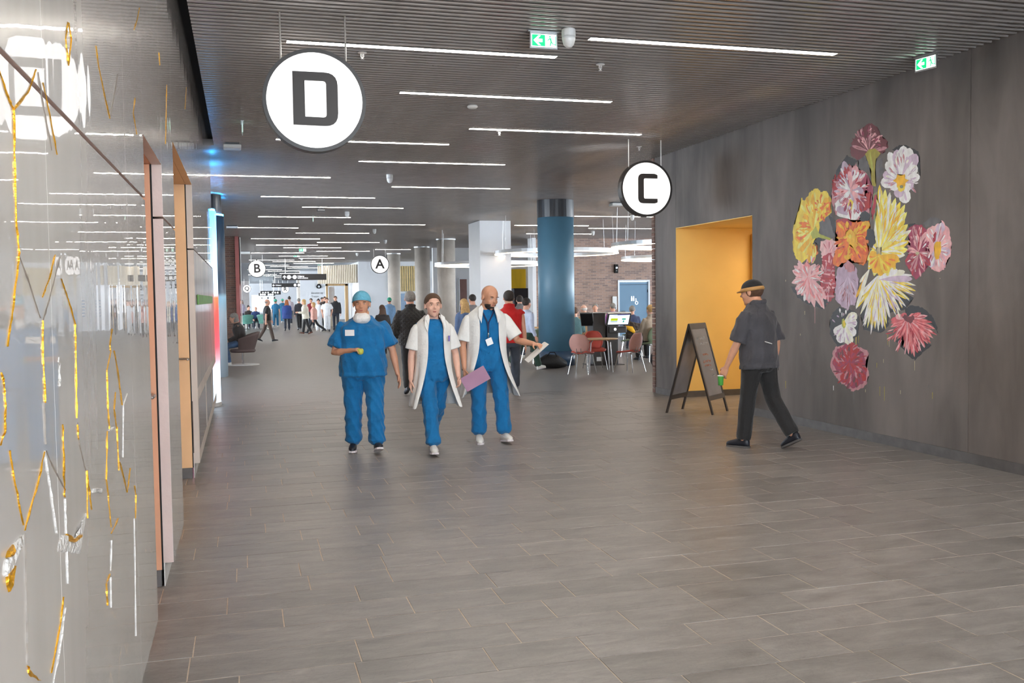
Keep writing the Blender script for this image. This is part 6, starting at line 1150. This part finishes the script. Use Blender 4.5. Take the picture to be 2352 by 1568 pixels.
WALK = lambda a, k=1: {'R': (a * k, 4 if k > 0 else a, 0, 8 if k > 0 else -20), 'L': (-a * k, a if k > 0 else 4, 0, -20 if k > 0 else 8)}
SWING = lambda s=.2: {'R': ((.15, -s, -1), (.08, -s + .25, -1)), 'L': ((.15, s, -1), (.08, s + .3, -1))}
SIT = {'R': (84, 84, .08, 0), 'L': (80, 88, .08, 0)}
SITARM = {'R': ((.15, .35, -1), (-.15, 1, -.15)), 'L': ((.15, .35, -1), (-.15, 1, -.15))}
def bgp(label, u, v, face, H=1.72, Y=None, vox=.018, **kw):
    q = fl(u, v) if Y is None else Vector((ony(u, 700, Y).x, Y, 0)); return person(label, (q.x, q.y), face, H=H, vox=vox, **kw)
J_ = lambda nm, rgb, **k: dict(dict(m=fabric(nm, rgb), hem=.49, loose=1.1, sleeve=1.97, slr=1.1, name='jacket', fold=.005), **k)
m_quilt = fabric('quilt_black', (44, 42, 40), .15, .2)
def quilt_nodes():
    N, L, b = nodes_of(m_quilt); tc = N.new('ShaderNodeTexCoord'); mpn = N.new('ShaderNodeMapping'); mpn.inputs['Rotation'].default_value = (0, math.radians(45), 0); mpn.inputs['Scale'].default_value = (1, 1, 1); L.new(tc.outputs['Object'], mpn.inputs[0])
    sx = N.new('ShaderNodeSeparateXYZ'); L.new(mpn.outputs[0], sx.inputs[0]); res = []
    for ch in ('X', 'Z'):
        mm = N.new('ShaderNodeMath'); mm.operation = 'MULTIPLY'; mm.inputs[1].default_value = 60; L.new(sx.outputs[ch], mm.inputs[0]); sn = N.new('ShaderNodeMath'); sn.operation = 'SINE'; L.new(mm.outputs[0], sn.inputs[0]); ab = N.new('ShaderNodeMath'); ab.operation = 'ABSOLUTE'; L.new(sn.outputs[0], ab.inputs[0]); res.append(ab)
    mn = N.new('ShaderNodeMath'); mn.operation = 'MINIMUM'; L.new(res[0].outputs[0], mn.inputs[0]); L.new(res[1].outputs[0], mn.inputs[1]); bp = N.new('ShaderNodeBump'); bp.inputs['Strength'].default_value = 1; bp.inputs['Distance'].default_value = .012; L.new(mn.outputs[0], bp.inputs['Height']); L.new(bp.outputs[0], b.inputs['Normal'])
quilt_nodes()
bgp('person in black quilted jacket seen from behind', 946, 905, -4, 1.80, vox=.011, build=1.02, legs=WALK(10), arms={'R': ((.2, .0, -1), (.05, .45, -1)), 'L': ((.32, .0, -1), (-.05, .55, -.8))}, hair=('short', 'grey'), top=dict(m=m_quilt, hem=.47, loose=1.14, sleeve=1.97, slr=1.2, name='quilted_jacket', collar=True), bottom=dict(m=f_black), shoes=m_shd)
f_red = fabric('red_fleece', (196, 24, 26), .06, .35)
bgp('person in bright red vest seen from behind', 1172, 903, -14, 1.80, vox=.011, build=1.12, legs=WALK(12), arms=SWING(.1), head=(10, 0, 0), hair=('short', 'dark'), top=dict(m=f_red, hem=.49, loose=1.12, sleeve=.12, name='fleece_vest', collar=True), bottom=dict(m=f_jean, loose=1.05), shoes=m_shd)
bgp('person in pale blue striped shirt and green trousers passing the blue column', 1210, 850, -62, 1.72, vox=.014, legs=WALK(24), arms={'R': ((.2, -.2, -1), (.1, .4, -1)), 'L': ((.2, .25, -1), (.1, .8, -.6))}, hair=('short', 'dark'), top=dict(m=fabric('pale_blue', (188, 196, 216)), hem=.53, loose=1.1, sleeve=1.95, name='shirt'), bottom=dict(m=fabric('forest_green', (42, 68, 54)), loose=1.08), shoes=m_shw, sole=m_sole)
bgp('person in grey jacket just beyond the red vest', 1194, 800, -10, 1.72, Y=24.6, legs=WALK(12), hair=('short', 'dark'), top=J_('orange_grey', (120, 112, 110), collar=True), bottom=dict(m=f_jean), shoes=m_shw)
bgp('person in steel blue jacket half hidden behind the lanyard wearer', 1066, 800, 10, 1.66, Y=21.5, sex='f', legs=WALK(12), hair=('long', 'blond'), top=J_('steel_blue', (86, 106, 140)), bottom=dict(m=f_jean), shoes=m_shd)
bgp('person in grey knit in front of the white pillar', 1086, 800, 20, 1.74, Y=24.5, legs=WALK(8), hair=('short', 'dark'), top=J_('grey_knit', (130, 124, 122)), bottom=dict(m=f_navy), shoes=m_shd)
bgp('person in soft black jacket and black trousers walking away mid hall', 880, 820, 6, 1.52, vox=.014, sex='f', build=1.1, legs=WALK(14), arms=SWING(.1), hair=('long', 'brown'), top=J_('soft_black', (50, 44, 42), loose=1.2, hem=.46), bottom=dict(m=f_black, loose=1.1), shoes=m_shd)
bgp('person in light blue gown and green cap walking away', 896, 776, -2, 1.72, legs=WALK(12), hair=('cap', m_capg), top=dict(m=fabric('gown_blue', (128, 164, 200)), hem=.35, loose=1.15, sleeve=1.95, name='gown', flare=1.15), bottom=dict(m=f_navy), shoes=m_shd)
f_wsc = fabric('white_scrub', (232, 234, 238), .05)
bgp('person in all-white scrubs walking towards us with hands in pockets', 752, 762, 176, 1.74, vox=.016, legs=WALK(9), arms={'R': ((.3, -.1, -1), (-.25, .35, -1)), 'L': ((.3, -.1, -1), (-.25, .35, -1))}, hair=('short', 'brown'), top=dict(m=f_wsc, hem=.49, loose=1.08, sleeve=.75, slr=1.2, name='scrub_top'), bottom=dict(m=f_wsc, loose=1.12), shoes=m_shd, detail=True)
bgp('person in black fleece beside the white scrubs with hands in pockets', 772, 758, 172, 1.82, vox=.016, build=1.1, legs=WALK(8, -1), hair=('short', 'brown'), top=J_('black_fleece', (36, 36, 40), collar=True), bottom=dict(m=f_navy), shoes=m_shd, detail=True)
bgp('person in pink puffer jacket crossing the hall', 722, 766, 78, 1.62, sex='f', legs=WALK(28), hair=('bob', 'blond'), top=J_('puffer_pink', (214, 160, 146), loose=1.35, slr=1.45, hem=.47), bottom=dict(m=f_black, loose=.85), shoes=m_shd)
bgp('person in white top and trousers just behind the pink puffer jacket', 733, 762, 170, 1.68, sex='f', legs=WALK(10), hair=('bun', 'dark'), top=dict(m=f_wsc, hem=.49, loose=1.06, sleeve=.7, name='scrub_top'), bottom=dict(m=f_wsc, loose=1.1), shoes=m_shw)
bgp('person in red top left of the pink puffer jacket', 716, 753, 160, 1.72, legs=WALK(8), hair=('short', 'dark'), top=dict(m=fabric('maroon', (130, 34, 44)), hem=.5, loose=1.08, sleeve=1.9, name='sweater'), bottom=dict(m=f_navy), shoes=m_shd)
bgp('person in long plum-black coat behind the white top', 741, 750, 200, 1.76, legs=WALK(6), hair=('short', 'dark'), top=J_('plum_black', (44, 36, 44), hem=.42), bottom=dict(m=f_black), shoes=m_shd)
bgp('person in dark brown coat left of the timber portal', 747, 751, 190, 1.80, legs=WALK(6), hair=('short', 'brown'), top=J_('dark_brown', (60, 46, 42), hem=.45), bottom=dict(m=f_black), shoes=m_shd)
bgp('person in cream coat and brown boots', 703, 768, 82, 1.70, sex='f', build=1.15, lean=5, legs=WALK(12), arms={'R': ((.15, .3, -1), (-.1, 1, .1)), 'L': ((.15, .3, -1), (-.1, 1, .1))}, hair=('bob', 'blond'), top=J_('cream', (216, 208, 190), loose=1.22, slr=1.2, hem=.44), bottom=dict(m=f_black), shoes=m_shbrown)
bgp('person in dark grey jacket walking behind the cream coat', 688, 758, 10, 1.74, legs=WALK(10), hair=('short', 'grey'), top=J_('dark_grey_jacket', (58, 56, 62)), bottom=dict(m=f_black), shoes=m_shd)
bgp('person in royal blue coat seen from behind', 660, 760, -4, 1.66, sex='f', build=1.15, legs=WALK(8), hair=('long', 'red'), top=J_('royal_blue', (40, 62, 122), loose=1.2, hem=.38, flare=1.25), bottom=dict(m=f_navy), shoes=m_shd)
bgp('person in teal scrubs and green cap far behind the blue coat', 650, 742, 0, 1.72, legs=WALK(8), hair=('cap', m_capg), top=dict(m=fabric('teal', (36, 104, 140)), hem=.5, loose=1.1, sleeve=.8, name='scrub_top'), bottom=dict(m=fabric('teal', (36, 104, 140))), shoes=m_shw)
bgp('person in pale hoodie behind the blue coat', 666, 747, 0, 1.86, legs=WALK(8), hair=('bun', 'dark'), top=J_('pale_hoodie', (190, 180, 190)), bottom=dict(m=f_jean), shoes=m_shw)
bgp('person in dark shirt and brown trousers crossing on the left of the hall', 615, 785, -80, 1.75, build=1.08, legs=WALK(16), arms=SWING(.3), hair=('thin', 'grey'), top=dict(m=f_black, hem=.5, loose=1.12, sleeve=.8, slr=1.2, name='shirt'), bottom=dict(m=fabric('brown_trouser', (88, 74, 66))), shoes=m_shd)
bgp('person in teal scrubs right of the passer-by in brown trousers', 634, 752, -20, 1.70, legs=WALK(8), hair=('cap', m_capg), top=dict(m=fabric('teal', (36, 104, 140)), hem=.5, loose=1.1, sleeve=.8, name='scrub_top'), bottom=dict(m=fabric('teal', (36, 104, 140))), shoes=m_shw)
# seated people on the left
q = fl(548, 838); lounge('lounge_chair', 'brown tub chair with the seated person in black', (q.x + .12, q.y + .05, 0), math.radians(90), (96, 78, 74), 'tub_brown', 'disc')
person('person in black jacket and jeans sitting in the brown tub chair', (q.x + .10, q.y + .05), 92, H=1.70, vox=.014, legs={'R': (78, 72, .08, 0), 'L': (74, 82, .08, 0)}, arms=SITARM, lean=14, hair=('bob', 'grey'), top=J_('soft_black', (50, 44, 42), loose=1.2), bottom=dict(m=fabric('mid_jeans', (72, 96, 128), .2)), shoes=m_shw)
q = fl(566, 757); lounge('lounge_chair', 'left one of the two green tub chairs far left', (q.x, q.y, 0), math.radians(20), (96, 150, 136), 'tub_green'); q2 = fl(608, 756); lounge('lounge_chair', 'right one of the two green tub chairs far left', (q2.x, q2.y, 0), math.radians(-25), (96, 150, 136), 'tub_green')
person('person in black sitting beyond the left green tub chair', (q.x + .15, q.y + 2.2), 200, H=1.72, vox=.02, legs=SIT, arms=SITARM, hair=('bun', 'dark'), top=J_('soft_black', (50, 44, 42)), bottom=dict(m=f_navy), shoes=m_shd)
person('person in blue jacket leaning forward by the right green tub chair', (q2.x - .5, q2.y + 1.4), 190, H=1.70, vox=.02, legs=SIT, arms=SITARM, lean=20, hair=('thin', 'white'), top=J_('denim_blue', (44, 66, 110)), bottom=dict(m=f_navy), shoes=m_shd)
bgp('person in lilac grey jacket beside the rose-edged brick pier', 556, 752, 170, 1.70, sex='f', legs=WALK(6), hair=('long', 'brown'), top=J_('lilac_grey', (164, 158, 176)), bottom=dict(m=f_jean), shoes=m_shw)
for (dx, lb) in ((.15, 'stool under the person in black far left'), (None, 'stool under the person in blue far left')):
    px, py = (q.x + .15, q.y + 2.2) if dx else (q2.x - .5, q2.y + 1.4)
    t = thing('stool', lb, 'stool', (px, py, 0)); mb = MB(); mb.lathe([(.05, .36), (.2, .365), (.21, .39), (.2, .41), (.05, .415)], 18); mb.build('seat', MATS['tub_green'], t); mb = MB(); mb.lathe([(.16, 0), (.15, .015), (.025, .03), (.025, .36)], 14); mb.build('pedestal', m_chrome, t)
# cafe guests
def guest(label, u, vhead, Y, face, sit=True, **kw):
    x = ony(u, 700, Y).x; return person(label, (x, Y), face, legs=SIT, arms=SITARM, vox=.018, **kw)
guest('person in tan jacket sitting in the cafe', 1347, 715, 26.9, 25, H=1.80, skin='c', hair=('thin', 'white'), top=J_('tan', (178, 146, 108), loose=1.2), bottom=dict(m=f_navy), shoes=m_shd, lean=8)
guest('cafe guest in grey facing us beyond the person in tan', 1367, 712, 29.5, 160, H=1.80, hair=('short', 'grey'), top=J_('grey_knit', (130, 124, 122)), bottom=dict(m=f_navy), shoes=m_shd)
guest('cafe guest in purple behind the kiosk screen', 1408, 712, 30.5, 10, H=1.80, hair=('short', 'grey'), top=J_('purple', (150, 60, 150)), bottom=dict(m=f_navy), shoes=m_shd)
q = fl(1496, 829); person('person in beige jacket sitting with back to us by the wall corner', (q.x, q.y), 8, H=1.82, vox=.012, legs=SIT, arms=SITARM, hair=('short', 'blond'), skin='c', top=J_('beige', (186, 168, 148), loose=1.15, collar=True), bottom=dict(m=f_black), shoes=m_shd)
guest('cafe guest in teal half hidden by the right edge of the blue column', 1320, 722, 25.0, -30, H=1.74, hair=('short', 'brown'), top=J_('teal_knit', (96, 130, 134)), bottom=dict(m=f_navy), shoes=m_shd)
guest('cafe guest in blue behind the draped coat', 1452, 735, 27.5, -20, H=1.72, hair=('short', 'grey'), top=J_('navy_knit', (60, 70, 100)), bottom=dict(m=f_navy), shoes=m_shd)
JOBS.append((coat_obj, .02, 5, .03))
finish_people()
for n_ in ('print_white', 'exit_green', 'exit_white', 'screen_white', 'red_lamp', 'scr_lime', 'scr_teal', 'scr_dteal', 'scr_greyp', 'scr_plum'):
    MATS[n_].cycles.emission_sampling = 'NONE'      # faint emitters: seen, but not sampled as lamps
